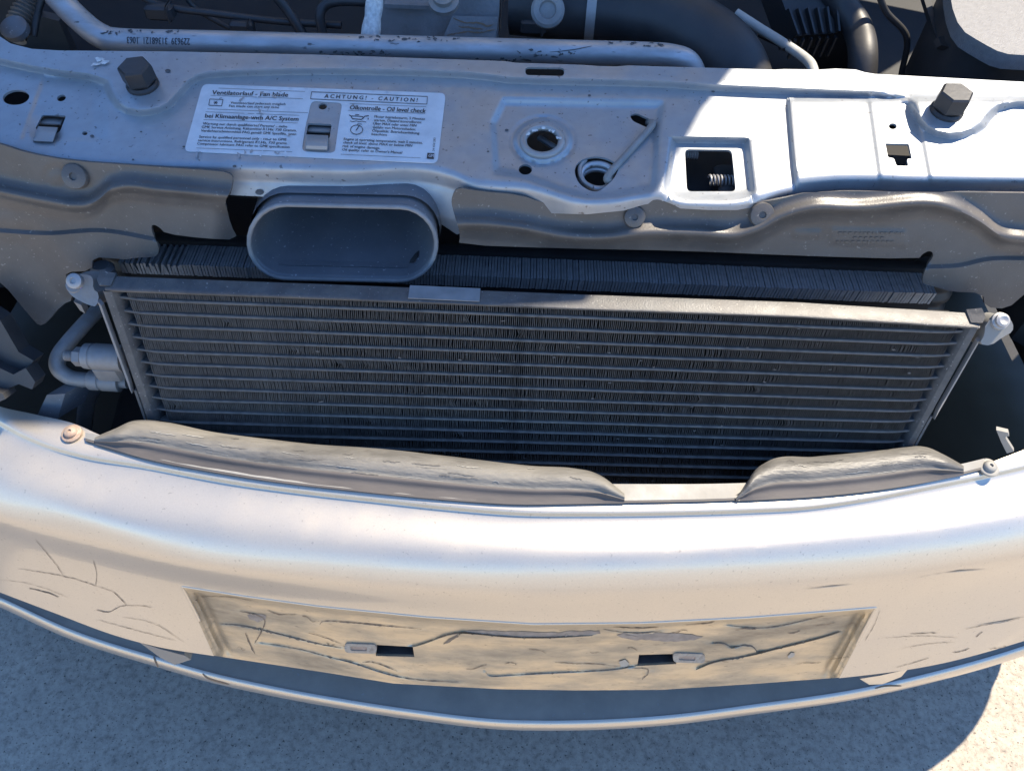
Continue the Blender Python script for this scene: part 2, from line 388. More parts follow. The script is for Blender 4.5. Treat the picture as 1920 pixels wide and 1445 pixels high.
def decal_strip(tree, pts, w, off=0.0004, step=5, taper=True, jitter=0.0):
    p = resample(chaikin(pts, 2, False), step, False)
    if jitter: p = p + rng.normal(0, jitter, p.shape)
    d = np.gradient(p, axis=0); d /= np.linalg.norm(d, axis=1, keepdims=True) + 1e-9; nrm = np.stack([-d[:, 1], d[:, 0]], 1)
    s = np.linspace(0, 1, len(p)); ww = w * (np.sin(np.pi * np.clip(s * .96 + .02, 0, 1)) ** .5 if taper else np.ones(len(p))) * (1 + .35 * rng.normal(0, 1, len(p)) * (jitter > 0)).clip(.3, 2)
    a, b = p + nrm * ww[:, None] / 2, p - nrm * ww[:, None] / 2
    V, Fc = [], []; ok = []
    for i in range(len(p)):
        A, B = hit(tree, *a[i], off), hit(tree, *b[i], off); ok.append(A is not None and B is not None)
        V += [A if A is not None else np.zeros(3), B if B is not None else np.zeros(3)]
    best, run = (0, 0), 0
    for i in range(len(p) + 1):
        if i < len(p) and ok[i]: run += 1
        else:
            if run > best[1] - best[0]: best = (i - run, i)
            run = 0
    V = V[2 * best[0]:2 * best[1]]
    return np.array(V), [(2 * i, 2 * i + 1, 2 * i + 3, 2 * i + 2) for i in range(best[1] - best[0] - 1)]
def decal_poly(tree, poly, off=0.0004, spacing=6):
    P, T = cdt(poly, (), spacing); V = [hit(tree, x, y, off) for x, y in P]
    T = [tuple(t) for t in T if all(V[i] is not None for i in t)]
    return np.array([q if q is not None else np.zeros(3) for q in V]), [tuple(t) for t in orient(np.array([q if q is not None else np.zeros(3) for q in V]), T)]

# text as flat print --------------------------------------------------------------
def text_mesh(s, spacing=1.0):
    cu = bpy.data.curves.new('t', 'FONT'); cu.body = s; cu.space_character = spacing; cu.resolution_u = 2
    o = bpy.data.objects.new('t', cu); COL.objects.link(o)
    dg = bpy.context.evaluated_depsgraph_get(); me = bpy.data.meshes.new_from_object(o.evaluated_get(dg))
    v = np.array([x.co[:] for x in me.vertices]); f = [tuple(p.vertices) for p in me.polygons]
    bpy.data.objects.remove(o); bpy.data.curves.remove(cu); bpy.data.meshes.remove(me)
    return v, f
def text_px(s, a, b, up, spacing=1.0, bold=0.0):
    """glyph outlines laid from pixel a to pixel b, cap height vector 'up'"""
    v, f = text_mesh(s, spacing); a, b, up = map(np.array, (a, b, up))
    x0, x1 = v[:, 0].min(), v[:, 0].max()
    t = (v[:, 0] - x0) / (x1 - x0); h = v[:, 1] / 0.70
    p = a + t[:, None] * (b - a) + h[:, None] * up
    if bold:
        p2 = p + np.array([bold, 0]); n = len(p); return np.vstack([p, p2]), f + [tuple(i + n for i in q) for q in f]
    return p, f

# ------------------------------------------------------------------ ground
me = bpy.data.meshes.new('ground'); me.from_pydata([(-60, -60, 0), (60, -60, 0), (60, 60, 0), (-60, 60, 0)], [], [(0, 1, 2, 3)])
me.materials.append(MT['ground'])
g = bpy.data.objects.new('ground', me); COL.objects.link(g); g['kind'] = 'structure'
g['label'] = 'pale speckled concrete ground in front of and under the car'

# ------------------------------------------------------------------ the car
car = bpy.data.objects.new('car', None); COL.objects.link(car); car.location = (0.02, 0.9, 0.0)
car['label'] = 'silver car with open bonnet and grille removed, its condenser and scuffed front bumper exposed'
car['category'] = 'car'
ORIGIN['car'] = np.array([0.02, 0.9, 0.0])

# ===== bumper =====
CURV = [  # (polyline in photo pixels, height)
    ([(-150, 690), (0, 762), (67, 777), (147, 797), (180, 812), (300, 852), (436, 884), (700, 922), (960, 942), (1170, 940), (1400, 934), (1600, 915), (1830, 878), (1860, 866), (1920, 843), (2070, 780)], -0.4760),
    ([(-150, 715), (0, 787), (33, 806), (83, 828), (150, 849), (270, 869), (436, 900), (600, 922), (700, 933), (850, 949), (985, 959), (1100, 960), (1271, 958), (1400, 954), (1527, 947), (1613, 935), (1741, 911), (1920, 872), (2070, 832)], -0.4775),
    ([(-150, 728), (0, 801), (33, 819), (83, 841), (150, 859), (270, 879), (436, 909), (600, 931), (700, 942), (850, 958), (985, 968), (1100, 969), (1271, 967), (1400, 963), (1527, 955), (1613, 943), (1741, 920), (1920, 882), (2070, 843)], -0.4822),
    ([(-150, 830), (0, 890), (150, 945), (436, 990), (700, 1022), (1000, 1040), (1356, 1032), (1613, 1010), (1741, 995), (1920, 965), (2070, 930)], -0.4900),
    ([(-150, 915), (0, 965), (100, 992), (308, 1043), (600, 1081), (908, 1103), (1240, 1100), (1425, 1090), (1687, 1067), (1920, 1033), (2070, 1000)], -0.5120),
    ([(-150, 962), (0, 1010), (100, 1038), (330, 1092), (600, 1133), (800, 1153), (1000, 1166), (1200, 1164), (1400, 1154), (1640, 1134), (1920, 1084), (2070, 1050)], -0.5600),
    ([(-150, 1052), (0, 1110), (103, 1149), (223, 1193), (291, 1211), (400, 1229), (600, 1259), (737, 1281), (943, 1292), (1080, 1294), (1240, 1293), (1425, 1281), (1579, 1270), (1762, 1244), (1920, 1201), (2070, 1150)], -0.6620),
]
class ZSurf:
    def __init__(s, curves): s.c = [curve(p) for p, _ in curves]; s.z = np.array([z for _, z in curves])
    def Z(s, px, py):
        px = np.asarray(px, float); py = np.asarray(py, float)
        y = np.stack([c(px) for c in s.c]); z = np.broadcast_to(s.z.reshape((-1,) + (1,) * px.ndim), y.shape)
        d = np.diff(z, axis=0) / np.diff(y, axis=0); m = np.empty_like(y); m[0], m[-1] = d[0], d[-1]
        same = d[:-1] * d[1:] > 0
        m[1:-1] = np.where(same, 2 * d[:-1] * d[1:] / (d[:-1] + d[1:] + 1e-30), 0)
        out = np.zeros_like(px)
        K = len(s.c)
        for i in range(K - 1):
            h = y[i + 1] - y[i]; t = (py - y[i]) / h
            if i == 0: sel = t < 1
            elif i == K - 2: sel = t >= 0
            else: sel = (t >= 0) & (t < 1)
            tt = np.clip(t, 0, 1); t2, t3 = tt * tt, tt ** 3
            val = (2*t3-3*t2+1)*z[i] + (t3-2*t2+tt)*h*m[i] + (-2*t3+3*t2)*z[i+1] + (t3-t2)*h*m[i+1]
            val = val + np.where(t < 0, t * h * m[i], 0) + np.where(t > 1, (t - 1) * h * m[i + 1], 0)
            out = np.where(sel, val, out)
        return out
    def __call__(s, px, py): return at_z(px, py, s.Z(px, py))
bsurf = ZSurf(CURV)
PLATE = [(340, 1097), (460, 1117), (600, 1136), (800, 1156), (1000, 1169), (1200, 1167), (1400, 1157), (1530, 1147), (1644, 1138),
         (1608, 1205), (1573, 1269.5), (1425, 1280.5), (1240, 1292.5), (1080, 1293.5), (943, 1291.5), (737, 1280.5), (600, 1258.5), (401, 1228.5), (370, 1160)]
# bumper skin: pixel columns from off-frame left to off-frame right, with the number-plate recess left out
top_c, bot_c = bsurf.c[0], bsurf.c[-1]
outl = poly_line(top_c, -150, 2070, 200) + poly_line(bot_c, 2070, -150, 200)
# plate bottom edge touches the bumper's bottom edge: cut it as a notch of the outline
botx = [p for p in poly_line(bot_c, 2070, -150, 200)]
notch = [p for p in botx if p[0] > 1575] + [(1573, float(bot_c(1573)))] + [(1608, 1205), (1644, 1138), (1530, 1147), (1400, 1157), (1200, 1167), (1000, 1169), (800, 1156), (600, 1136), (460, 1117), (340, 1097), (370, 1160), (401, float(bot_c(401)))] + [p for p in botx if p[0] < 399]
NX = 278
outl = poly_line(bsurf.c[3], -150, 2070, NX) + notch
bv, bf = sheet(bsurf, outl, (), 8.0)
xg = np.linspace(-150, 2070, NX); rows = []
for a in range(3):
    for t in np.linspace(0, 1, (4, 8, 12)[a], endpoint=(a == 2)): rows.append(bsurf(xg, bsurf.c[a](xg) * (1 - t) + bsurf.c[a + 1](xg) * t))
gv = np.vstack(rows); gf = grid_faces(len(rows), NX); gf = [q for q in gf]
tri = [(q[0], q[1], q[2]) for q in gf] + [(q[0], q[2], q[3]) for q in gf]
tri = [tuple(t) for t in orient(gv, tri)]
bv, bf = merge((bv, bf), (gv, tri))
key = {}; remap = np.empty(len(bv), int)
for i, p in enumerate(np.round(bv, 6)): remap[i] = key.setdefault(tuple(p), i)
bf = [tuple(remap[list(t)]) for t in bf]; bf = [t for t in bf if len(set(t)) == 3]
used = np.unique(np.array(bf)); mp_ = -np.ones(len(bv), int); mp_[used] = np.arange(len(used)); bv = bv[used]; bf = [tuple(mp_[list(t)]) for t in bf]
bump_vf = (bv, bf)
# wings: carry the end sections round the corners to the wheel arches
def wing(px_end, sgn):
    pys = np.linspace(float(top_c(px_end)), float(bot_c(px_end)), 34); E = bsurf(np.full(34, px_end), pys)
    rows = []
    for t in np.linspace(0, 1, 22):
        q = []
        for e in E:
            x0, y0 = e[0], e[1]; xe = sgn * 0.855
            p0 = np.array([x0, y0]); sl_ = 0.30
            p1 = p0 + np.array([sgn * 0.26, 0.26 * sl_ * 1.3]); p2 = np.array([xe, y0 + 0.14]); p3 = np.array([xe, y0 + 0.55])
            p = (1-t)**3*p0 + 3*(1-t)**2*t*p1 + 3*(1-t)*t*t*p2 + t**3*p3
            q.append([p[0], p[1], e[2]])
        rows.append(q)
    v = np.array(rows).reshape(-1, 3); f = grid_faces(22, 34)
    return v, (f if sgn > 0 else [tuple(reversed(q)) for q in f])
wl_ = wing(-150, -1); wr_ = wing(2070, 1)
bsol = solid(bv, bf, 0.003)
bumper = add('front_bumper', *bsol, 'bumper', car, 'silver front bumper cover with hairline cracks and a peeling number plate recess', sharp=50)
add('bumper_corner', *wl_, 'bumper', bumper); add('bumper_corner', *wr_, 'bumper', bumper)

# number plate panel, set back in the bumper, peeling paint
SLOT1 = [(702, 1208), (774, 1212), (777, 1231), (705, 1229)]
SLOT2 = [(1198, 1227), (1270, 1225), (1268, 1244), (1195, 1248)]
CRK = [  # peeled paint edges: polyline, raised side height (m), crack width px
    ([(415, 1169), (450, 1171), (500, 1182), (560, 1197), (600, 1207), (640, 1214)], 0.0016, 8),
    ([(578, 1185), (605, 1192), (640, 1206)], 0.0008, 3),
    ([(490, 1205), (560, 1215), (620, 1232), (660, 1241), (720, 1262), (775, 1274), (860, 1278)], 0.0016, 5),
    ([(680, 1241), (700, 1239), (745, 1257)], 0.0008, 4),
    ([(776, 1211), (800, 1204), (835, 1190), (862, 1185), (900, 1188), (960, 1194), (1010, 1195), (1050, 1194), (1110, 1190)], 0.002, 6),
    ([(832, 1206), (848, 1196), (864, 1187)], 0.001, 9),
    ([(910, 1259), (917, 1268), (960, 1265), (1010, 1262), (1100, 1258), (1150, 1255), (1185, 1249), (1200, 1246)], 0.0016, 4),
    ([(1040, 1240), (1075, 1243), (1120, 1243), (1160, 1249)], 0.0008, 3),
    ([(1185, 1252), (1215, 1251), (1216, 1262), (1204, 1272)], 0.001, 3.5),
    ([(1130, 1178), (1160, 1184), (1200, 1187), (1240, 1182)], 0.0012, 4),
    ([(1150, 1174), (1200, 1177), (1235, 1174)], 0.001, 4),
    ([(1336, 1205), (1356, 1204), (1372, 1214)], 0.0015, 4.5),
    ([(1376, 1213), (1395, 1208), (1412, 1211), (1420, 1223)], 0.0015, 5),
    ([(1310, 1252), (1340, 1239), (1400, 1230), (1450, 1217), (1500, 1205), (1550, 1192), (1572, 1184)], 0.0022, 7),
    ([(1360, 1171), (1420, 1178), (1470, 1172), (1545, 1153)], 0.0014, 4),
    ([(1285, 1170), (1330, 1167), (1340, 1163)], 0.0008, 3),
    ([(600, 1170), (605, 1162), (660, 1166), (700, 1170), (720, 1172), (790, 1178)], 0.0009, 5),
    ([(450, 1145), (480, 1150), (500, 1160), (490, 1185), (478, 1205)], 0.001, 5),
    ([(460, 1185), (470, 1210), (478, 1225)], 0.0009, 6),
    ([(370, 1118), (420, 1116), (485, 1127)], 0.0004, 2),
]
def plate_depth(px, py):
    d = sdist(px, py, PLATE)
    side = np.minimum(np.abs(px - np.interp(py, [1097, 1160, 1229], [340, 370, 401])), np.abs(px - np.interp(py, [1138, 1205, 1270], [1644, 1608, 1573])))
    topd = py - np.interp(px, [340, 460, 600, 800, 1000, 1200, 1400, 1530, 1644], [1097, 1117, 1136, 1156, 1169, 1167, 1157, 1147, 1138])
    return 0.010 * sstep(0, 22, side) * (0.35 * sstep(0, 9, topd) + 0.65 * sstep(6, 60, topd) * 0 + 0.65 * sstep(0, 12, topd)) * np.where(d < -1, 0, 1)
def plate_surf(px, py):
    p = bsurf(px, py); off = plate_depth(px, py)
    h = 0.0007 * znoise(px, py * 2.2, 0.02, 3) + 0.0003 * znoise(px, py * 2, 0.06, 5) + 0.00015 * znoise(px, py * 1.5, 0.16, 9)
    for pts, hh, w in CRK:
        q = chaikin(pts, 2, False); d = sdist(px, py, q, False)
        yy = np.interp(px, *(np.array(sorted(map(tuple, q))).T)); below = sstep(-1.6, 1.6, py - yy)
        h = h + hh * 0.8 * below * np.exp(-(d / 16.0) ** 2)
    edge = sstep(0, 14, sdist(px, py, PLATE))
    side = np.minimum(np.abs(px - np.interp(py, [1097, 1160, 1229], [340, 370, 401])), np.abs(px - np.interp(py, [1138, 1205, 1270], [1644, 1608, 1573])))
    h = h + 0.003 * np.exp(-((side - 15) / 5.0) ** 2) - 0.0022 * np.exp(-((side - 30) / 6.0) ** 2)
    r = rays(px, py); r = r / np.linalg.norm(r, axis=-1, keepdims=True)
    return p + r * ((off - h * edge) * 1.92)[..., None]      # depth taken along the sight line so that features keep their place
pv = sheet(plate_surf, PLATE, [SLOT1, SLOT2], 3.6, 3.0, [chaikin(p_, 2, False) for p_, _, _ in CRK], (-4, -1.6, 1.6, 4))
plate_t = bvh(pv)
plate = add('number_plate_recess', *solid(*pv, 0.0025), 'plate', car, 'recessed number plate mount with curling, cracked paint and two slots', sharp=60)
for pts, hh, w in CRK:
    add('paint_crack', *decal_strip(plate_t, pts, w * 0.40, 0.0005, 4, jitter=0.2), 'crack', plate)
for i in range(20):
    x = rng.uniform(440, 1580); y0 = float(np.interp(x, [340, 800, 1000, 1200, 1644], [1097, 1156, 1169, 1167, 1138])) + rng.uniform(18, 108)
    L_ = rng.uniform(12, 60); sl0 = np.interp(x, [400, 1000, 1600], [.22, .02, -.16]) + rng.normal(0, .12)
    q = [(x + L_ * t, y0 + L_ * t * sl0 + rng.normal(0, 2)) for t in (0, .35, .7, 1)]
    if any(inside(np.array([a]), np.array([b]), s_)[0] for a, b in q for s_ in (SLOT1, SLOT2)): continue
    v, f = decal_strip(plate_t, q, rng.uniform(.6, 1.3), 0.0005, 4, jitter=0.25)
    if f: add('paint_crack', v, f, 'crack', plate)
for sl_ in ([(870, 1179), (1000, 1186), (1120, 1180), (1130, 1188), (1050, 1193), (960, 1192), (880, 1187)], [(1150, 1186), (1220, 1184), (1300, 1188), (1325, 1196), (1260, 1203), (1215, 1199), (1170, 1197)],
            [(462, 1148), (500, 1150), (498, 1165), (470, 1162)]):
    add('bare_patch', *decal_poly(plate_t, (lambda q: q + rng.normal(0, 0.9, q.shape))(resample(chaikin(sl_, 1), 9)), 0.0003), 'primer', plate)
for q in ([(1476, 1228), (1483, 1221), (1490, 1222), (1488, 1229), (1478, 1232)], [(1160, 1238), (1172, 1234), (1180, 1242), (1176, 1250), (1164, 1248)]):
    add('paint_chip', *decal_poly(plate_t, q, 0.0008), 'flake', plate)
rimp = np.array([(398, 1222), (372, 1160), (341, 1099), (460, 1117.5), (600, 1136.5), (800, 1156.5), (1000, 1169.5), (1200, 1167.5), (1400, 1157.5), (1530, 1147.5), (1643, 1138.5), (1608, 1205), (1577, 1263)], float)
rr_ = resample(rounded(rimp, 4, 4)[5:-5], 10, False)
add('recess_rim', *tube(bsurf(rr_[:, 0], rr_[:, 1]) + [0, .0006, 0], 0.0013, 10, smooth=False), 'bumper', plate)
# slot pockets behind and their screw clips
for k, s in enumerate((SLOT1, SLOT2)):
    c = np.mean(s, 0); p3 = plate_surf(np.array([q[0] for q in s], float), np.array([q[1] for q in s], float))
    pk = np.vstack([p3 + [0, .002, 0], p3 + [0, .035, 0.0]])
    add('slot_pocket', pk, [(0, 1, 5, 4), (1, 2, 6, 5), (2, 3, 7, 6), (3, 0, 4, 7), (4, 5, 6, 7)], 'black', plate)
    cx = 676 if k == 0 else 1292
    cy = 1216 if k == 0 else 1234
    outer = rounded([(cx - 30, cy - 10), (cx + 30, cy - 8), (cx + 30, cy + 9), (cx - 30, cy + 7)], 8)
    hole = rounded([(cx - 19, cy - 5), (cx + 12, cy - 4), (cx + 12, cy + 4), (cx - 19, cy + 3)], 3)
    f_ = lambda px, py: plate_surf(px, py) * 0.9965
    add('screw_clip', *solid(*sheet(f_, outer, [hole], 4), 0.002), 'clipm', plate)
    f2 = lambda px, py: plate_surf(px, py) * 0.9985
    add('screw_head', *solid(*sheet(f2, hole, (), 4), 0.0015), 'rust', plate)

# hairline cracks and scratches in the lacquer of the bumper
btree = bvh(bump_vf)
for pts, w in (([(66, 1010), (92, 1040), (120, 1078)], 1.6), ([(35, 1065), (120, 1078), (180, 1097), (212, 1108)], 1.8), ([(212, 1108), (225, 1120), (238, 1134)], 2.6),
               ([(175, 1048), (182, 1072), (180, 1096)], 2.0), ([(238, 1134), (220, 1137), (205, 1149), (180, 1142)], 2.4), ([(238, 1134), (262, 1134), (285, 1138)], 1.5),
               ([(55, 1102), (90, 1110), (110, 1119)], 3.0), ([(230, 1156), (290, 1165), (345, 1203)], 1.2), ([(180, 1160), (260, 1182), (330, 1200)], 1.2),
               ([(1705, 1187), (1760, 1185)], 2.2), ([(1785, 1222), (1800, 1221), (1817, 1214)], 2.4), ([(1855, 1216), (1885, 1212), (1920, 1201)], 2.2), ([(1680, 1250), (1715, 1241), (1742, 1232)], 1.6),
               ([(1830, 1193), (1842, 1183)], 2.4), ([(1850, 1170), (1890, 1164), (1912, 1158)], 1.6), ([(1810, 1178), (1860, 1168), (1920, 1155)], 1.4), ([(1650, 1143), (1640, 1170), (1622, 1200)], 1.4),
               ([(1660, 1195), (1720, 1190), (1800, 1195)], 1.0), ([(1690, 1215), (1740, 1205), (1790, 1203)], 1.0), ([(0, 1086), (60, 1092), (130, 1120)], 1.0)):
    add('paint_crack', *decal_strip(btree, pts, w * 0.5, 0.0004, 5, jitter=0.3), 'crack', bumper)
for q in ([(1830, 1171), (1880, 1166), (1912, 1156), (1885, 1162), (1850, 1168)], [(1700, 1087), (1760, 1074), (1850, 1066), (1800, 1068), (1740, 1078)],
          [(1506, 1104), (1560, 1099), (1600, 1094), (1560, 1097)]):
    add('paint_scratch', *decal_poly(btree, q, 0.0004, 8), 'flake', bumper)

# ===== bumper lip =====
LIPX = [(-150, 1075), (0, 1138), (130, 1197), (295, 1250), (384, 1276), (514, 1305), (640, 1328), (771, 1348), (960, 1368), (1011, 1369), (1240, 1360), (1425, 1337), (1612, 1309), (1762, 1275), (1920, 1229), (2070, 1170)]
def shift(p, d): return [(x, y + d) for x, y in p]
lip_curves = [(shift(LIPX, -19), -0.7650), (shift(LIPX, -16), -0.7654), (shift(LIPX, -13), -0.7662), (shift(LIPX, -9.5), -0.7680), (shift(LIPX, -6), -0.7712), (shift(LIPX, -2.5), -0.7770), (shift(LIPX, 0), -0.7850)]
lsurf = ZSurf(lip_curves)
xs = np.linspace(-150, 2070, 160); rows = [lsurf(xs, lsurf.c[0](xs) + t * (lsurf.c[-1](xs) - lsurf.c[0](xs))) for t in np.linspace(0, 1, 22)]
lv = np.vstack(rows); lf = [tuple(t) for t in orient(lv, [q for q in grid_faces(22, 160)])]
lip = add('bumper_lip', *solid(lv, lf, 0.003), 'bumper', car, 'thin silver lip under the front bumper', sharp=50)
sh = [lsurf(xs, lsurf.c[0](xs) + 1)]
base = sh[0]
rows = [base, base + [0, .03, 0.001], base + [0, .085, 0.004], base + [0, .10, 0.03]]
sv = np.vstack(rows); sv[:, 2] -= 0.0006
add('lip_shelf', sv, [tuple(t) for t in orient(sv, grid_faces(4, 160))], 'shelf', lip, 'dark unpainted shelf of the lip')
# lip corners
for px_, sg in ((-150, -1), (2070, 1)):
    E = lsurf(np.full(22, px_), np.linspace(float(lsurf.c[0](px_)), float(lsurf.c[-1](px_)), 22)); rws = []
    for t in np.linspace(0, 1, 16):
        q = []
        for e in E:
            p0 = e[:2]; p1 = p0 + [sg * .16, .10]; p2 = np.array([sg * .80, e[1] + .16]); p3 = np.array([sg * .80, e[1] + .4])
            p = (1-t)**3*p0 + 3*(1-t)**2*t*p1 + 3*(1-t)*t*t*p2 + t**3*p3; q.append([p[0], p[1], e[2]])
        rws.append(q)
    v = np.array(rws).reshape(-1, 3); f = grid_faces(16, 22)
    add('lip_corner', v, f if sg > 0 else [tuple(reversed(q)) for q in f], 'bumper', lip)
ltree = bvh((lv, lf))
for pts in ([(288, 1228), (292, 1240), (297, 1250)], [(380, 1262), (390, 1272), (430, 1282)], [(1640, 1290), (1660, 1284), (1690, 1285)]):
    add('paint_crack', *decal_strip(ltree, pts, 3, 0.0004, 3), 'crack', lip)
# torn mounting tabs between bumper and lip
for q, Z in (([(262, 1204), (300, 1216), (345, 1228), (358, 1236), (328, 1246), (300, 1232)], -0.70), ([(1612, 1272), (1650, 1266), (1702, 1254), (1690, 1268), (1655, 1282), (1630, 1283)], -0.70)):
    qx = np.array([a for a, _ in q], float); yb_ = float(bsurf(np.array([qx.mean()]), bot_c(np.array([qx.mean()])))[0][1])
    p3 = at_plane(qx, np.array([b for _, b in q], float), np.array([-.25 * np.sign(960 - qx.mean()) * -1, 1.0, 0]), yb_ + .004 + (-.25 * np.sign(960 - qx.mean()) * -1) * float(bsurf(np.array([qx.mean()]), bot_c(np.array([qx.mean()])))[0][0]))
    add('torn_tab', *prism(p3, (0, 0.006, 0.0)), 'bumper', lip)

# ===== radiator support (the front rail) =====
TAU = math.tan(math.radians(8.0))
RN = np.array([0, -TAU, 1.0]); RC = -0.316 - TAU * 0.44       # plane: z = -0.316 + TAU (y - 0.44)
RNU = RN / np.linalg.norm(RN)
bend = curve([(-160, 225), (0, 268), (50, 286), (150, 300), (300, 309), (440, 311), (640, 316), (827, 320), (853, 328), (880, 340), (933, 347), (983, 350), (1033, 363), (1067, 374), (1100, 378), (1150, 376), (1200, 367), (1240, 364), (1267, 374), (1320, 379), (1380, 379), (1420, 369), (1490, 352), (1550, 346), (1740, 349), (1920, 352), (2100, 358), (2330, 366)])
low = [(-160, 285), (0, 320), (150, 345), (300, 352), (436, 366), (600, 374), (755, 381), (790, 398), (830, 422), (857, 440), (900, 420), (950, 400), (1030, 400), (1100, 402), (1170, 395), (1207, 384), (1245, 377), (1262, 384), (1276, 391), (1330, 394), (1382, 394), (1415, 388), (1450, 384), (1482, 381), (1505, 374), (1526, 367), (1600, 367), (1740, 370), (1751, 375), (1800, 374), (1920, 371), (2100, 377), (2330, 385)]
back = [(2330, 182), (2100, 166), (1920, 154), (1732, 144), (1640, 139), (1622, 136), (1605, 131), (1567, 129), (1537, 131), (1470, 130), (1455, 131), (1240, 125), (1180, 123), (1153, 125), (1120, 124), (1093, 122), (1000, 119), (967, 118), (947, 115), (600, 103), (333, 97), (110, 95), (60, 92), (20, 82), (0, 69), (-25, 40), (-60, -20), (-160, -60)]
HIGH = [(-160, -200), (2500, -200), (2500, 205), (1920, 192), (1880, 198), (1857, 214), (1838, 242), (1792, 257), (1742, 248), (1716, 216), (1702, 180), (1480, 171), (1300, 163), (1230, 157), (960, 152), (920, 146), (850, 139), (600, 133), (400, 139), (362, 148), (338, 176), (312, 204), (268, 214), (228, 206), (206, 178), (196, 148), (80, 134), (0, 116), (-160, 80)]
HIGH_S = chaikin(HIGH, 1)
def rail_h(px, py):
    h = emboss(px, py, HIGH_S, 0.0075, 17)
    h += emboss(px, py, [(945, 190), (1240, 196), (1232, 250), (1225, 372), (1100, 372), (1040, 352), (985, 330), (930, 320), (925, 230)], -0.0045, 20)
    h += emboss(px, py, [(1262, 262), (1400, 264), (1412, 372), (1275, 384), (1248, 372)], -0.0070, 16)
    h += emboss(px, py, [(1478, 186), (2500, 190), (2500, 420), (1500, 420), (1488, 300)], 0.0050, 10)
    h += emboss(px, py, [(1628, 176), (2500, 190), (2500, 420), (1662, 420)], 0.0012, 8)
    h += emboss(px, py, [(1716, 186), (2500, 190), (2500, 420), (1760, 420)], 0.0012, 8)
    h += emboss(px, py, [(84, 142), (200, 148), (200, 262), (40, 262)], -0.0012, 7) * sstep(210, 170, px)
    # flanged oil-drop ring
    d = np.hypot((px - 1018) / 1.0, (py - 264) / 0.75)
    h += 0.0022 * np.exp(-((d - 44) / 8.0) ** 2) - 0.0012 * np.exp(-((d - 58) / 4.0) ** 2)
    h += -0.002 * sstep(24, 4, np.hypot(px - 88, (py - 243) / 1.0) - 14)
    h += 0.0004 * znoise(px, py, 0.012, 11)
    return h
def smax(a, b, k):
    h = np.clip(.5 + .5 * (a - b) / k, 0, 1); return b * (1 - h) + a * h + k * h * (1 - h)
def rail_surf(px, py, off=0.0):
    px = np.asarray(px, float); py = np.asarray(py, float); r = rays(px, py)
    zt = RC / (r @ RN)
    B = at_plane(px, bend(px), RN, RC); Yf = B[..., 1]
    zf = Yf / r[..., 1]
    over = py - bend(px)
    lipf = sstep(24, 34, over) * ((px > 300) & (px < 900))
    Yf2 = Yf - lipf * np.clip(over - 26, 0, 60) * 0.00013
    zf = Yf2 / r[..., 1]
    z = smax(zt, zf, 0.006)
    P = r * z[..., None]
    w = sstep(6, -22, over)
    ru = r / np.linalg.norm(r, axis=-1, keepdims=True)
    return P + ru * ((rail_h(px, py) * w + off) / (ru @ RNU))[..., None]     # relief keeps its place along the sight line
HOOKH = chaikin([(1076, 322), (1082, 305), (1100, 295), (1125, 293), (1150, 302), (1162, 312), (1152, 335), (1135, 350), (1122, 360), (1105, 358), (1085, 345)], 2)
R_HOLES = [ellipse(30, 183, 25, 14, rot=-.1), ellipse(115, 184, 8.5, 6, rot=-.25),
           rounded([(79, 216), (124, 217), (113, 246), (104, 252), (66, 242)], 4), ellipse(605, 199.5, 8, 6.2),
           rounded([(577, 231), (622, 233), (618, 260), (573, 258)], 4), rounded([(985, 126), (1058, 127), (1058, 143), (985, 141)], 7.5),
           ellipse(1017, 266, 33, 24), ellipse(985, 318, 12.5, 9.8), HOOKH, rounded([(1180, 216), (1193, 212), (1230, 229), (1226, 241), (1212, 239), (1186, 227)], 7),
           rounded([(1284, 280), (1372, 281), (1380, 359), (1288, 359)], 9), ellipse(1674, 237, 7.5, 5.5),
           rounded([(1660, 269), (1704, 270), (1710, 298), (1701, 298), (1703, 311.5), (1681, 311), (1676, 297), (1665, 295)], 2.5),
           ellipse(159, 250, 5, 3.6), ]
rail_out = low + back
hl_ = [p for p in HIGH if p[1] > -100]
rvf = sheet(rail_surf, rail_out, R_HOLES, 4.0, 3.0, [chaikin(hl_, 1, False), [(1478, 190), (1488, 300), (1496, 345)], [(1262, 262), (1400, 264), (1412, 366)], [(1262, 264), (1250, 366)]], (-10, -6.5, -3.5, 0, 3.5, 6.5, 10))
rail = add('radiator_support', *solid(*rvf, 0.0016), 'rail', car, 'pressed silver cross panel above the radiator with embossed ribs and holes, half in shade', sharp=55)
rtree = bvh(rvf)
def rp(x, y, off=0.0): return rail_surf(np.array([x], float), np.array([y], float), off)[0]
# spots of dirt on the panel
for x, y, r in ((173, 256, 3.2), (315, 134, 4.5), (265, 248, 1.8), (345, 276, 2.2), (440, 312, 3), (950, 245, 3), (1105, 180, 2.5), (915, 285, 2), (487, 360, 7), (1337, 172, 3), (250, 300, 1.8)):
    add('dirt_spot', *decal_poly(rtree, ellipse(x, y, r * 1.2, r * .8, 9), 0.0004, 4), 'grime', rail)
for c_ in ((188, 113), (198, 119), (181, 123)):
    q = ellipse(c_[0], c_[1], 9, 4, 9) + rng.normal(0, 1.6, (9, 2)); v, f = decal_poly(rtree, q, 0.0012, 4); add('corrosion_crust', v, f, 'corr', rail)
# cross panel lower web: closes the box behind the front lip and hides the engine bay from the holes
p0 = at_plane(np.array([-120., 2300.]), np.array([200., 270.]), RN, RC)
v, f = box((p0[0][0], 0.437, -0.356), (p0[1][0], 0.535, -0.349), 0.002)
add('panel_web', v, f, 'deep', rail)

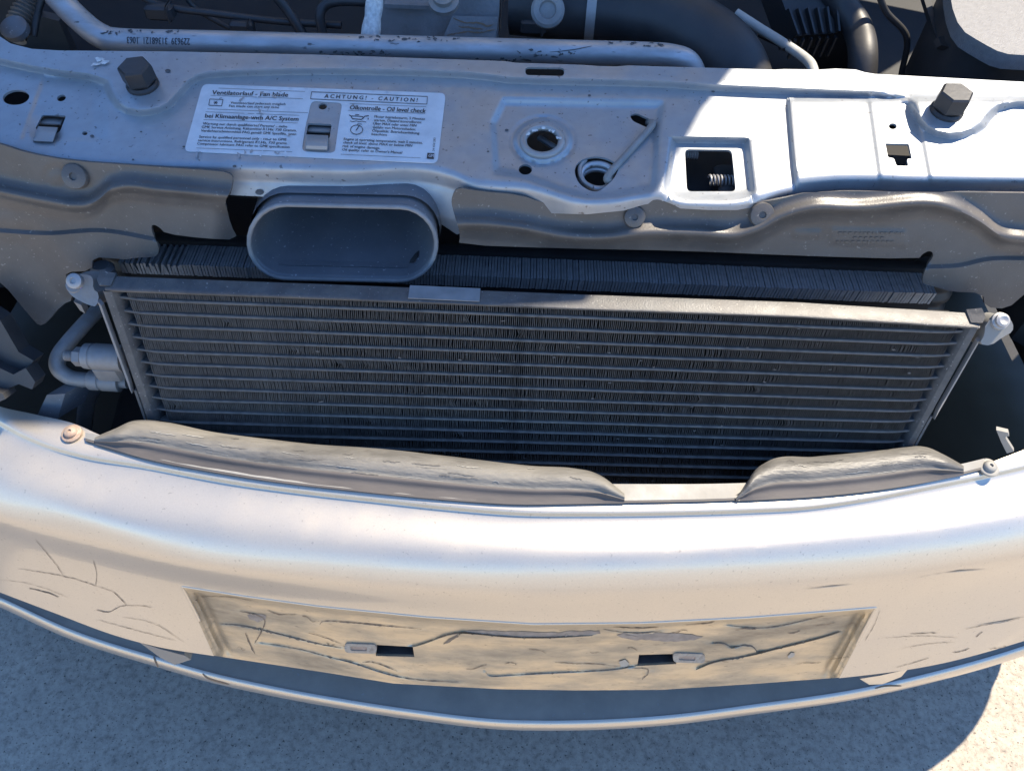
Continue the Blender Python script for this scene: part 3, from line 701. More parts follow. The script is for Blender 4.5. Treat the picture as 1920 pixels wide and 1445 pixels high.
# rubber ring seat and strap in the round hole
add('strap', *tube([rp(1010, 258, -.012), rp(1030, 270, -.012), rp(1046, 280, -.012)], 0.0022, 8, 10), 'steel', rail)
ci = rp(1017, 265, .0012); ri = []
for a in np.linspace(0, 2 * math.pi, 49): ri.append(rp(1017 + 36 * math.cos(a), 265.5 + 26.5 * math.sin(a), .0018))
add('ring_insert', *tube(np.array(ri), 0.0026, 10, smooth=False, caps=False), 'steel', rail)
for a in rng.uniform(3.6, 6.0, 14):
    q = ellipse(1017 + rng.uniform(29, 36) * math.cos(a), 265 + rng.uniform(21, 26) * math.sin(a), rng.uniform(2, 4), rng.uniform(1.5, 3), 8) + rng.normal(0, .6, (8, 2))
    add('corrosion_crust', rail_surf(q[:, 0], q[:, 1], .0046), [tuple(range(8))], 'corr', rail, sharp=None)
# hook spring: coil below the panel and arm across it
cc = rp(1120, 326, -0.004); ex, ey, en = basis(RNU)
th = np.linspace(0.2, 2 * math.pi * 2.1, 70); R_ = 0.0112
coil = [cc + ex * R_ * math.cos(a) + ey * R_ * math.sin(a) * .95 - en * 0.0022 * a / 3 for a in th[::-1]]
arm0 = rp(1140, 330, 0.0005); arm1 = rp(1222, 236, 0.0035)
add('hook_spring', *tube(np.array(coil), 0.0023, 10, smooth=False), 'alu', car, 'steel coil spring of the bonnet catch sunk in the cross panel')
hs = bpy.data.objects['hook_spring']
add('spring_arm', *tube([cc + ex * .009 - ey * .0085, arm0, (arm0 + arm1) / 2, arm1, rp(1216, 230, -0.006)], 0.0026, 10, 30), 'fitting', hs)
oring = [rp(x, y, -0.003) for x, y in [(1098, 300), (1088, 312), (1088, 328), (1096, 342), (1112, 352)]]
add('outer_coil', *tube(oring, 0.0015, 8, 24), 'steel', hs)
# bonnet latch seen through the square hole
latch = add('bonnet_latch', *box((0.140, 0.443, -0.352), (0.172, 0.475, -0.336), 0.003), 'black', car, 'black bonnet latch inside the square hole')
for (x, y, a0) in ((1293, 287, 0), (1356, 362, 1)):
    c = rp(x, y - 10 * a0, -0.012) + np.array([0, .008 * a0, 0]); t = np.linspace(0, 2 * math.pi * 7, 110); d = np.array([1, 0.0, 0]) if a0 else np.array([1, .1, 0])
    path = np.stack([c[0] + (t / t[-1] - .5) * (.018 if a0 else .012), c[1] + .0034 * np.cos(t), c[2] + .0034 * np.sin(t)], 1)
    add('latch_spring', *tube(path, 0.0008, 6, smooth=False), 'steel', latch)
# spring clips pressed into the panel
for k, (x, y) in enumerate(((85, 253), (594, 268))):
    w = 19 if k == 0 else 21; sl_ = -0.35 if k == 0 else -0.05
    rowsv = []
    for t, hh in ((0, .000), (.15, .003), (.4, .0048), (.7, .0042), (.9, .0022), (1, -.001)):
        yy = y - 15 + 30 * t; sx = x + (t - .5) * 30 * sl_
        for s in (-1, -.93, -.5, 0, .5, .93, 1):
            rowsv.append(rp(sx + s * w, yy + s * 1.0, hh - (.0012 if abs(s) == 1 else 0) + .0006 * (1 - s * s)))
    v = np.array(rowsv); f = [tuple(t) for t in orient(v, grid_faces(6, 7))]
    clip = add('spring_clip', *solid(v, f, 0.001), 'steel', car, ('bent steel spring clip in the panel beside the oval hole', 'bent steel spring clip in the cut-out of the sticker')[k])
    c = rp(x + (14 if k == 0 else 8), y - 25, -0.004)
    add('clip_tongue', *box(c - [.009, .0035, .001], c + [.007, .0035, .001], .0005), 'fitting', clip)
# hex caps
for k, (x, y, rot) in enumerate(((268, 160, .32), (1774, 209, .12))):
    c = rp(x, y, 0.0); ax = RNU + np.array([-.02, .02, 0])
    R_ = 0.0114
    prof = [(R_ * .86, -.003), (R_ * .86, .003), (R_ * .95, .004), (R_, .005), (R_, .0135), (R_ * .97, .0150), (R_ * .86, .0162)]
    hexo = add('hex_cap', *lathe(c, ax, prof, 6, rot), 'hexm', car, ('dark six-sided rubber cap on the shaded end of the panel', 'grey six-sided rubber cap on the sunlit end of the panel')[k], sharp=25)
    bs = [(R_ * .80, -.004), (R_ * .98, -.002), (R_ * .98, .0015), (R_ * .86, .003)]
    add('cap_base', *lathe(c, ax, bs, 24), 'hexm', hexo)

# ===== warning sticker =====
ST = chaikin([(386, 158), (600, 166), (826, 174.5), (835, 183), (828, 240), (820, 301), (812, 306), (600, 296), (356, 285), (345, 277), (362, 220), (376, 164)], 1)
CUT = rounded([(584, 189), (642, 193), (634, 240), (628, 284), (620, 287), (566, 284), (572, 240)], 9)
sticker_s = lambda px, py: rail_surf(px, py, 0.0005)
stv = sheet(sticker_s, rounded([(380, 157.5), (836, 175), (820, 306.5), (345, 284)], 11, 6), [CUT], 7)
sticker = add('warning_sticker', *solid(*stv, 0.0003), 'sticker', car, 'scuffed white German and English warning sticker on the cross panel')
def zp(x, y): return (340 + x / 3.84, 140 + y / 3.84)
def put_text(name, s, a, b, h, bold=0.0, spacing=1.0, m='ink'):
    a, b = np.array(zp(*a)), np.array(zp(*b)); hh = h / 3.84
    p, f = text_px(s, a, b, (hh * .22, -hh), spacing, bold)
    v = rail_surf(p[:, 0], p[:, 1], 0.00085)
    return add(name, v, [tuple(t) for t in f], m, sticker, sharp=None)
TX = [("Ventilatorlauf - Fan blade", (218, 143), (765, 160), 31, .5), ("Ventilatorlauf jederzeit m\u00f6glich", (352, 210), (748, 221), 17, .15),
      ("Fan blade can start any time", (342, 233), (702, 243), 17, .15), ("bei Klimaanlage-with A/C System", (168, 310), (840, 334), 30, .5),
      ("Wartung nur durch qualifiziertes Personal - siehe", (153, 360), (760, 382), 18, .2), ("GME Service Anleitung, K\u00e4ltemittel R134a: 730 Gramm,", (145, 385), (828, 410), 18, .2),
      ("Verdichterschmiermittel PAG gem\u00e4\u00df GME Spezifikationen", (139, 411), (825, 437), 18, .2), ("Service by qualified personnel only - refer to GME", (126, 455), (755, 476), 18, .2),
      ("service instructions. Refrigerant R134a, 730 grams", (118, 480), (755, 502), 18, .2), ("Compressor lubricant PAG refer to GME specification", (112, 504), (778, 530), 18, .2),
      ("ACHTUNG! - CAUTION!", (1028, 167), (1697, 197), 27, .5), ("\u00d6lkontrolle - Oil level check", (1210, 250), (1757, 276), 31, .5),
      ("Motor betriebswarm, 5 Minuten", (1388, 310), (1752, 328), 18, .2), ("warten, \u00d6lstand kontrollieren:", (1385, 335), (1728, 352), 18, .2), ("\u00dcber MAX oder unter MIN", (1380, 360), (1690, 376), 18, .2),
      ("Gefahr von Motorschaden;", (1376, 386), (1685, 402), 18, .2), ("\u00d6lqualit\u00e4t: Betriebsanleitung", (1372, 411), (1712, 430), 18, .2), ("beachten", (1368, 436), (1478, 442), 18, .2),
      ("Engine at operating temperature, wait 5 minutes,", (1168, 471), (1735, 499), 18, .2), ("check oil level. above MAX or below MIN", (1165, 496), (1660, 520), 18, .2),
      ("risk of engine damage.", (1160, 521), (1430, 537), 18, .2), ("Oil quality: refer to Owner's Manual", (1156, 547), (1587, 570), 18, .2)]
for s, a, b, h, bo in TX: put_text('printed_line', s, a, b, h, bo, 1.5 if s.startswith('ACHT') else 1.0)
def rule(a, b, w=2.2, closed=False, m='ink', nm='printed_rule'):
    pts = [zp(*q) for q in (a if b is None else [a, b])]
    if closed: pts = pts + [pts[0]]
    V, Fc, k = [], [], 0
    for p, q in zip(pts[:-1], pts[1:]):
        p, q = np.array(p), np.array(q); d = q - p; L_ = np.hypot(*d); n = np.array([-d[1], d[0]]) / L_ * w / 3.84 / 2
        ns = max(1, int(L_ / 20))
        for i in range(ns + 1):
            c = p + d * i / ns; V += [c + n, c - n]
            if i: Fc.append((k + 2*i - 2, k + 2*i - 1, k + 2*i + 1, k + 2*i))
        k = len(V)
    V = np.array(V); v = rail_surf(V[:, 0], V[:, 1], 0.00085)
    return add(nm, v, Fc, m, sticker, sharp=None)
for a, b in (((268, 98), (890, 122)), ((210, 150), (875, 174)), ((188, 247), (910, 275)), ((175, 268), (850, 294)), ((160, 324), (838, 349)), ((108, 528), (798, 556)),
             ((1212, 208), (1762, 232)), ((1200, 258), (1755, 280)), ((1148, 574), (1722, 600))): rule(a, b)
rule([(938, 124), (1772, 158), (1768, 213), (930, 175)], None, 4, True)
rule([(205, 176), (300, 180), (290, 226), (197, 221)], None, 4, True, nm='battery_icon'); rule([(276, 178), (278, 168), (294, 169)], None, 3, nm='battery_icon')
rule([(232, 200), (262, 203)], None, 4, nm='fan_icon'); rule([(240, 190), (254, 214)], None, 4, nm='fan_icon'); rule([(258, 190), (236, 213)], None, 4, nm='fan_icon')
clk = [(1262 + 44 * math.cos(a), 397 + 33 * math.sin(a)) for a in np.linspace(0, 2 * math.pi, 24, endpoint=False)]
rule(clk, None, 5, True, nm='clock_icon'); rule([(1258, 402), (1282, 366)], None, 6, nm='clock_icon'); rule([(1268, 362), (1270, 354), (1300, 358)], None, 4, nm='clock_icon')
rule([(1208, 290), (1222, 298), (1232, 318), (1298, 323), (1322, 300), (1350, 296)], None, 6, nm='oil_can_icon'); rule([(1226, 298), (1290, 301), (1310, 305)], None, 5, nm='oil_can_icon'); rule([(1252, 288), (1280, 290)], None, 5, nm='oil_can_icon'); rule([(1344, 312), (1346, 324)], None, 6, nm='oil_can_icon')
rule([(1214, 334 + 0), (1236, 340), (1258, 334), (1280, 341), (1302, 336), (1330, 342)], None, 4, nm='oil_can_icon')
def flatpoly(nm, q, m, off):
    q = np.array([zp(*a) for a in q]); v = rail_surf(q[:, 0], q[:, 1], off); return add(nm, v, [tuple(range(len(q)))], m, sticker, sharp=None)
flatpoly('maker_mark', [(1772, 563), (1822, 566), (1818, 608), (1767, 605)], 'ink', 0.0009)
put_text('maker_mark', 'GM', (1778, 596), (1814, 598), 22, .3, 1.0, 'sticker').location.z += 0.0003
p, f = text_px('24 454 283', np.array(zp(1822, 552)), np.array(zp(1832, 456)), (-4.2, -0.5), 1.0, .0)
add('part_number', rail_surf(p[:, 0], p[:, 1], 0.00085), f, 'ink', sticker, sharp=None)
# scuffs on the sticker
for i in range(34):
    x, y = rng.normal(500, 26), rng.uniform(170, 292)
    if i % 3 == 0: x, y = rng.uniform(360, 540), rng.normal(287, 3)
    if 575 < x < 640: continue
    w = rng.uniform(1.5, 6); q = ellipse(x, y, w, w * rng.uniform(.25, .6), 8, rng.uniform(0, 3)) + rng.normal(0, .7, (8, 2))
    v = rail_surf(q[:, 0], q[:, 1], 0.00115); add('scuff', v, [tuple(range(8))], 'sticker' if i % 2 else 'rail', sticker, sharp=None)

# ===== plastic air-guide covers below the panel =====
SL = 0.27
CN = np.array([0, 1.0, -SL]); CC0 = 0.414 + SL * 0.325       # y = 0.430 + SL (z + 0.325)
CNU = -CN / np.linalg.norm(CN)
def cover_surf(hfun):
    def f(px, py):
        px = np.asarray(px, float); py = np.asarray(py, float)
        P = at_plane(px, py, CN, CC0); ru = P / np.linalg.norm(P, axis=-1, keepdims=True); return P + ru * (hfun(px, py) / (ru @ CNU))[..., None]
    return f
beadL = curve([(-160, 325), (0, 360), (90, 378), (143, 386), (165, 384), (185, 374), (205, 357), (225, 351), (300, 356), (430, 368)])
creaseL = curve([(-160, 415), (0, 432), (90, 437), (190, 432), (300, 450)])
def hL(px, py):
    d = py - beadL(px)
    h = 0.0080 * np.exp(-(d / 15) ** 2) + 0.002 * sstep(10, 20, d)
    h += 0.003 * sstep(-4, 4, py - creaseL(px)) * sstep(330, 290, px)
    h += -0.010 * sstep(395, 450, px) * sstep(10, 40, d)
    h += emboss(px, py, [(-200, 430), (60, 435), (150, 560), (80, 640), (-200, 560)], -0.004, 60)
    h += -0.001 * sstep(12, 2, np.abs(np.hypot(px - 105, py - 333) - 18)) * 0.4
    return h + 0.0003 * znoise(px, py, .03, 4)
L_OUT = [(-160, 222), (0, 270), (50, 287), (133, 302), (267, 311), (413, 321), (431, 326), (437, 334), (433, 356), (421, 380), (426, 392), (432, 420), (447, 450), (380, 447), (310, 438), (300, 427), (289, 421), (283, 424), (287, 440), (297, 460), (298, 472), (293, 482), (257, 483), (233, 487), (220, 485), (174, 482), (172, 508), (122, 510), (127, 528), (138, 562), (116, 571), (87, 606), (73, 611), (60, 597), (0, 525), (-160, 400)]
cl = sheet(cover_surf(hL), chaikin(L_OUT, 1), (), 4.5, None, [poly_line(beadL, -150, 425, 140), poly_line(creaseL, -150, 290, 110)], (-12, -8, -4, 0, 4, 8, 12))
coverL = add('air_guide', *solid(*cl, 0.0022), 'cover', car, 'dusty grey plastic air guide left of the intake duct', sharp=50)
beadR = curve([(845, 420), (900, 420), (973, 427), (1067, 444), (1133, 446), (1200, 438), (1300, 438), (1387, 440), (1425, 428), (1462, 408), (1519, 391), (1600, 391), (1800, 396), (1837, 415), (1875, 441), (1920, 449), (2100, 460)])
creaseR = curve([(1640, 505), (1740, 500), (1800, 497), (1850, 486), (1920, 484), (2100, 490)])
def hR(px, py):
    d = py - beadR(px)
    h = 0.0080 * np.exp(-(d / 15.5) ** 2) + 0.0015 * sstep(10, 22, d)
    h += 0.003 * sstep(-5, 5, py - creaseR(px)) * sstep(1700, 1740, px)
    h += emboss(px, py, [(1560, 428), (1700, 432), (1700, 462), (1556, 457)], 0.0006, 5) + emboss(px, py, [(1488, 430), (1540, 431), (1538, 446), (1486, 444)], 0.0006, 5)
    return h + 0.0003 * znoise(px, py, .03, 8)
R_OUT = [(846, 374), (852, 358), (863, 352), (893, 358), (973, 365), (1017, 380), (1067, 391), (1133, 391), (1173, 383), (1207, 377), (1240, 374), (1275, 384), (1380, 386), (1450, 376), (1526, 358), (1740, 360), (1920, 362), (2320, 368), (2320, 470), (1960, 520), (1920, 552), (1889, 579), (1847, 576), (1843, 549), (1782, 547), (1756, 538), (1731, 533), (1729, 522), (1737, 499), (1750, 482), (1750, 474), (1742, 470), (1730, 476), (1722, 486), (1508, 480), (1280, 470), (1060, 466), (860, 459), (863, 443), (857, 417), (848, 390)]
cr_ = sheet(cover_surf(hR), chaikin(R_OUT, 1), (), 4.5, None, [poly_line(beadR, 850, 2300, 340), poly_line(creaseR, 1700, 2300, 140)], (-12, -8, -4, 0, 4, 8, 12))
coverR = add('air_guide', *solid(*cr_, 0.0022), 'cover', car, 'long dusty grey plastic air guide right of the intake duct', sharp=50)
for par, sf, lst in ((coverL, cover_surf(hL), [(143, 330, 21)]), (coverR, cover_surf(hR), [(1189, 406, 20), (1427, 402, 22)])):
    for x, y, r in lst:
        c = sf(np.array([x], float), np.array([y], float))[0]; R_ = r * np.linalg.norm(c) / FPX * .98
        ax = CNU + np.array([0, 0, .35])
        clip = add('push_clip', *lathe(c, ax, [(R_ * .9, -.004), (R_, -.001), (R_, .002), (R_ * .93, .0034), (R_ * .5, .0042), (R_ * .3, .0042), (R_ * .28, .0030)], 28), 'cover', par)
# moulded lettering lines (illegible in the photograph) as fine raised ribs
ctr = bvh(cr_)
for k, (x0, y0, w) in enumerate(((1572, 437, 118), (1600, 446, 60), (1568, 453, 110))):
    V, Fc = [], []
    xx = x0
    while xx < x0 + w:
        ww = rng.uniform(3, 7); q = [(xx, y0 - 2.2), (xx + ww, y0 - 2.0), (xx + ww, y0 + 2), (xx, y0 + 2)]
        hs_ = [hit(ctr, a, b, .0006) for a, b in q]
        if all(h_ is not None for h_ in hs_): n = len(V); V += hs_; Fc.append((n, n + 1, n + 2, n + 3))
        xx += ww + rng.uniform(2, 5)
    add('moulded_marks', V, Fc, 'cover', coverR, sharp=None, kind='stuff')

# ===== intake duct =====
MN = np.array([0, 1.0, -0.25]); MC = 0.402 + 0.25 * 0.36
def stadium(cx, cy, hw, hh, n=14, rot=0.0):
    r = hh; a = np.linspace(-math.pi / 2, math.pi / 2, n); pr = np.stack([hw - r + r * np.cos(a), r * np.sin(a)], 1)
    pl = np.stack([-(hw - r) + r * np.cos(a + math.pi), r * np.sin(a + math.pi)], 1)
    top = np.linspace(pl[-1], pr[0], 14)[1:-1]; bot = np.linspace(pr[-1], pl[0], 14)[1:-1]
    q = np.vstack([pr, bot, pl, top]); c, s = math.cos(rot), math.sin(rot)
    return np.stack([cx + q[:, 0] * c - q[:, 1] * s, cy + q[:, 0] * s + q[:, 1] * c], 1)
def ring_at(hw, hh, dn, cx=643, cy=453, back=(0, 0, 0), sc=1.0):
    q = stadium(cx, cy, hw, hh, rot=0.022); P = at_plane(q[:, 0], q[:, 1], MN, MC); c = P.mean(0)
    P = c + (P - c) * sc
    return P + np.array(back) + np.array([0, dn, 0])
rings = [ring_at(166, 60, .10, back=(.004, 0, .012), sc=.80), ring_at(166, 60, .055, back=(0, 0, .006), sc=.93), ring_at(168, 62, .012), ring_at(170, 64.5, .002), ring_at(172, 66, -.0006), ring_at(175, 68.5, -.0008), ring_at(178, 71, .001),
         ring_at(178, 71, .004), ring_at(175, 69, .010), ring_at(176, 70, .05, back=(0, 0, .008)), ring_at(176, 70, .10, back=(.004, 0, .014), sc=.9)]
v = np.vstack(rings); n_ = len(rings[0]); f = grid_faces(len(rings), n_, True); f.append(tuple(range(n_)))
duct = add('intake_duct', v, f, 'duct', car, 'dark grey air intake duct with a wide oval mouth under the cross panel', sharp=60)
dtree = bvh((v, f))
rim_ = ring_at(175.5, 69.2, -.0012); add('duct_rim', *tube(np.vstack([rim_, rim_[:1]]), 0.0016, 10, smooth=False, caps=False), 'rimm', duct)
add('scuff_mark', *decal_poly(dtree, [(770, 488), (779, 476), (787, 470), (785, 482), (776, 494), (768, 494)], .0006, 5), 'black', duct)
# duct neck and sound baffle filling the gap above the mouth
nq = ring_at(180, 68, .008, cy=446, sc=1.0); nq2 = ring_at(186, 70, .075, cy=446, sc=1.0)
add('duct_neck', *merge((np.vstack([nq, nq2]), grid_faces(2, n_, True))), 'duct', duct)

# ===== condenser =====
LEAN = math.tan(math.radians(18.5))
KN = np.array([0, 1.0, -LEAN]); KC = 0.360 + LEAN * 0.371       # y = 0.360 + LEAN (z + 0.371)
def kp(x, y): return at_plane(np.array([x], float), np.array([y], float), KN, KC)[0]
KNU = KN / np.linalg.norm(KN)                                  # points back into the car
lt = [kp(240, 563.0), kp(308, 772.0)]; rt = [kp(1793, 625.5), kp(1683, 831.0)]     # tube 0 and tube 9/10
dl = (lt[1] - lt[0]) / 9; dr = (rt[1] - rt[0]) / 10
NT = 25
cond = None
topL, topR = kp(190, 541), kp(1838, 611)
bar_f = [kp(x, y) for x, y in ((196, 541), (240, 543), (640, 558), (1110, 577), (1500, 591), (1838, 612))]
# top bar: folded sheet with turned-up left end
def bar_pt(px, py): return at_z(np.array([px], float), np.array([py], float), 0)
Fp = np.array(bar_f); up = np.array([0, 0, 0.0]); backv = KNU * 0.0165 + np.array([0, 0, 0.001])
backv2 = np.array([0, .0125, 0.0005])
rows = [Fp + np.array([0, 0.0012, -0.0026]), Fp + np.array([0, -.0004, -0.0022]), Fp + np.array([0, -.0006, -0.0006]), Fp + [0, .0006, 0], Fp + backv2 - [0, .001, 0], Fp + backv2 + [0, 0, -.001], Fp + backv2 + np.array([0, 0.0, -0.006])]
v = np.vstack(rows); f = [tuple(reversed(q)) for q in grid_faces(7, 6)]
cond = add('condenser', *solid(v, [tuple(t) for t in orient(v, f)], .001), 'cond', car, 'wide air-conditioning condenser with dusty flat tubes and fine fins', sharp=35)
# label plate stuck on the bar
q = [(768, 540), (902, 546), (898, 563), (764, 558)]; a = [kp(765, 561.5), kp(899, 567.5)]
v = np.array([a[0] + [0, .0006, .0008], a[1] + [0, .0006, .0008], a[1] + backv2 * .98 + [0, 0, .0008], a[0] + backv2 * .98 + [0, 0, .0008]])
add('bar_label', *prism(v, (0, 0, -.0006)), 'rimm', cond)
# headers at both ends
for side in (0, 1):
    o0 = topL if side == 0 else topR; tdir = (dl if side == 0 else dr)
    inner0 = (lt[0] - dl * .6 - np.array([.005, 0, 0])) if side == 0 else (rt[0] - dr * .6 + np.array([.004, 0, 0]))
    sgn = 1 if side == 0 else -1
    n = NT + 1
    A = np.array([inner0 + tdir * k * (NT + .3) / n for k in range(n + 1)])             # inner edge line
    w = (o0[0] - inner0[0])
    prof = [(-.25, .014), (0, .010), (.12, .004), (.4, .0), (.8, -.0012), (.96, .0005), (1.0, .004), (1.0, .016)]
    rows = [A + np.array([w * a, 0, 0]) + KNU * b for a, b in prof]
    v = np.vstack(rows); f = grid_faces(len(prof), n + 1)
    add('header_tank', *solid(v, [tuple(t) for t in orient(v, f)], .0012), 'cond', cond, sharp=35)
    # stamped flange and clip rail on the outer side
    q = [o0 + np.array([0, 0, .004]), o0 + [-sgn * .004, 0, .002], o0 + tdir * 9 + [-sgn * .0015, 0, 0], o0 + tdir * 9 + [sgn * .003, 0, 0]]
    s0 = o0 + tdir * 1.2 + np.array([-sgn * .0035, -.001, 0])
    v = np.array([s0, s0 + [-sgn * .004, .004, 0], s0 + tdir * 7 + [-sgn * .003, .004, 0], s0 + tdir * 7 + [0, 0, 0], s0 + tdir * 6 + [sgn * .001, 0, 0]])
    add('clip_rail', *prism(v, KNU * .004), 'steel', cond)
    # thin outer edge flange
    e0 = o0 + tdir * 8; v = np.array([e0, e0 + [-sgn * .0018, 0, 0], o0 + tdir * 25 + [-sgn * .0018, 0, 0], o0 + tdir * 25])
    add('edge_flange', *prism(v, KNU * .010), 'tube', cond)
    # corner tab
    t0 = o0 + np.array([0, 0.002, .001])
    tab = np.array([t0 + [sgn * .006, 0, 0], t0 + [-sgn * .001, -.001, .001], t0 + [-sgn * .0025, 0.002, .004], t0 + [-sgn * .001, .008, .006], t0 + [sgn * .006, .011, .001]])
    add('corner_tab', *prism(tab, (0, .001, -.0018)), 'cond', cond)
# flat tubes
for k in range(NT):
    a, b = lt[0] + dl * k, rt[0] + dr * k
    ext = np.array([.0075, 0, 0]); a2, b2 = a - ext, b + ext
    n = 44; t = np.linspace(0, 1, n)[:, None]; ln = a2 + (b2 - a2) * t
    ln[:, 2] += 0.00018 * znoise(np.linspace(0, 60, n), k * 7.0, .9, k)
    hh = 0.00115
    wv = np.clip(np.minimum(np.arange(n), np.arange(n)[::-1]) / 1.2, 0.0, 1)[:, None]      # ends pinched to a point
    prof = [(.0030, -hh * .6), (.0008, -hh), (.0, 0), (.0008, hh), (.0030, hh * 1.1), (.016, hh * 1.1), (.016, -hh)]
    rows = [ln + KNU * b_ + np.array([0, 0, 1.0]) * h_ + KNU * .003 * (1 - wv) for b_, h_ in prof]
    v = np.vstack(rows); f = grid_faces(len(prof), n)
    add('tube', v, [tuple(q) for q in f], 'tube', cond, sharp=50)
# fins between the tubes
for k in range(-1, NT - 1):
    a, b = lt[0] + dl * k, rt[0] + dr * k; a_, b_ = a + dl, b + dr
    if k == -1: a, b = lt[0] - dl * .72, rt[0] - dr * .62
    L_ = np.linalg.norm(b - a); n = int(L_ / 0.00137)
    t = (np.arange(n) + .5) / n; zig = np.where(np.arange(n) % 2, 1, -1) * .00028
    patch_ = sum(np.exp(-((t - rng.uniform(0, 1)) / .006) ** 2) * rng.normal(0, .0012) for _ in range(7)); wob = patch_ + 0.00035 * znoise(t * 400, k * 3.1, .15, k + 50) + rng.normal(0, .0002, n)
    tp = a + (b - a) * t[:, None]; bt = a_ + (b_ - a_) * t[:, None]
    md = (tp + bt) / 2
    tp = tp + (bt - tp) * .06; bt = bt + (tp - bt) * .06
    bnd = 0.0006 * znoise(t * 300, k * 1.7, .05, k + 90); tp[:, 0] += zig * .25 + bnd; bt[:, 0] -= zig * .25; md[:, 0] += wob; lou = (np.where(np.arange(n) % 2, 1, -1) * .0012 + rng.normal(0, .0004, n))[:, None] * np.array([1.0, 0, 0])
    dpt = KNU * 0.0125; f0 = KNU * .0016
    hw = np.array([.00021, 0, 0]); 
    v = np.stack([tp + f0 - hw, md + f0 * .7 - hw, bt + f0 - hw, tp + f0 + hw, md + f0 * .7 + hw, bt + f0 + hw, tp + f0 + dpt + lou, md + f0 + dpt + lou, bt + f0 + dpt + lou], 1).reshape(-1, 3)
    f = []
    for i in range(n): o_ = i * 9; f += [(o_, o_ + 1, o_ + 4, o_ + 3), (o_ + 1, o_ + 2, o_ + 5, o_ + 4), (o_ + 3, o_ + 4, o_ + 7, o_ + 6), (o_ + 4, o_ + 5, o_ + 8, o_ + 7)]
    add('fin_row', v, f, 'fin', cond, sharp=None, kind='stuff')
V, Fc = [], []
for i in range(90):
    a_ = rng.uniform(0.02, .98); k_ = rng.uniform(-.4, 17); c = (lt[0] + dl * k_) * (1 - a_) + (rt[0] + dr * k_) * a_ - KNU * .0006
    ex_ = np.array([1, 0, 0]) * rng.uniform(.0005, .0018); ey_ = (dl / np.linalg.norm(dl)) * rng.uniform(.0003, .0010); sk = rng.normal(0, .4)
    n0 = len(V); V += [c - ex_, c + ey_ - ex_ * sk, c + ex_, c - ey_ + ex_ * sk * .5]; Fc.append((n0, n0 + 1, n0 + 2, n0 + 3))
add('debris', V, Fc, 'tube', cond, sharp=None, kind='stuff')
# dark core plane behind fins
cc_ = [lt[0] - dl * .8 + KNU * .017, rt[0] - dr * .8 + KNU * .017, rt[0] + dr * NT + KNU * .017, lt[0] + dl * NT + KNU * .017]
add('core_back', *prism(np.array(cc_), KNU * .002), 'deep', cond)

# mounting brackets at the upper corners
def plate3(pts, Y, th, name, m, par, lab=None, tilt=0.0, off=0.0):
    q = np.array(pts, float); P = at_y(q[:, 0], q[:, 1], Y); P[:, 1] += (P[:, 2] - P[:, 2].mean()) * tilt
    P = at_plane(q[:, 0], q[:, 1], np.array([0, 1, -tilt]), Y - tilt * P[:, 2].mean())
    return add(name, *prism(P, (0, th, 0)), m, par, lab, sharp=30)
# left bracket: curled lug with bolt
c1 = kp(150, 541)
def lug(pts_top, pts_bot, Yt, Yb):
    A = np.array([at_y(np.array([x]), np.array([y]), np.array([Y]))[0] for (x, y), Y in zip(pts_top, Yt)])
    return A
bl = add('mount_bracket', *lathe(at_y(np.array([143.]), np.array([536.]), np.array([.372]))[0], (0.05, -.45, .9), [(.0040, -.006), (.0058, -.005), (.0060, .002), (.0056, .0032), (.0042, .0036)], 24), 'fitting', car, 'dusty metal condenser bracket with bolt at the left upper corner')
W = np.array([(126, 530), (132, 520), (146, 514), (166, 515), (175, 522), (174, 542), (186, 550), (182, 575), (165, 572), (138, 558), (126, 545)], float)
add('bracket_plate', *prism(chaikin(at_plane(W[:, 0], W[:, 1], np.array([0, 1, -1.0]), .366 + .384), 1), (0, .012, -.008)), 'fitting', bl, sharp=40)
add('bolt', *lathe(at_y(np.array([141.]), np.array([527.]), np.array([.366]))[0], (0, -.7, .8), [(.0052, -.002), (.0052, .002), (.004, .003), (.0022, .0032), (.0018, .0022)], 20), 'steel', bl)
q = np.array([(147, 537), (151, 534), (155, 536), (152, 541), (147, 541)], float)
add('paint_mark', *prism(at_plane(q[:, 0], q[:, 1], np.array([0, 1, -1.0]), .366 + .384 - .0006), (0, .0005, 0)), 'purple', bl)
q = np.array([(138, 565), (152, 572), (160, 588), (150, 582)], float); add('bracket_leg', *prism(at_y(q[:, 0], q[:, 1], .378), (0, .006, 0)), 'fitting', bl)
# right bracket
W = np.array([(1848, 606), (1872, 590), (1888, 592), (1900, 606), (1899, 622), (1880, 632), (1858, 648), (1836, 645), (1846, 628)], float)
brp = chaikin(at_plane(W[:, 0], W[:, 1], np.array([0, 1, -.6]), .352 + .6 * .39), 1)
brk = add('mount_bracket', *prism(brp, (0, .012, -.010)), 'strip', car, 'pale sunlit condenser bracket with screw at the right upper corner', sharp=40)
add('bolt', *lathe(at_plane(np.array([1874.]), np.array([602.]), np.array([0, 1, -.6]), .352 + .6 * .39)[0] , (0, -.6, .9), [(.0058, -.001), (.0058, .0012), (.0046, .002), (.0046, .0042), (.003, .005), (.0012, .004)], 22), 'steel', brk)

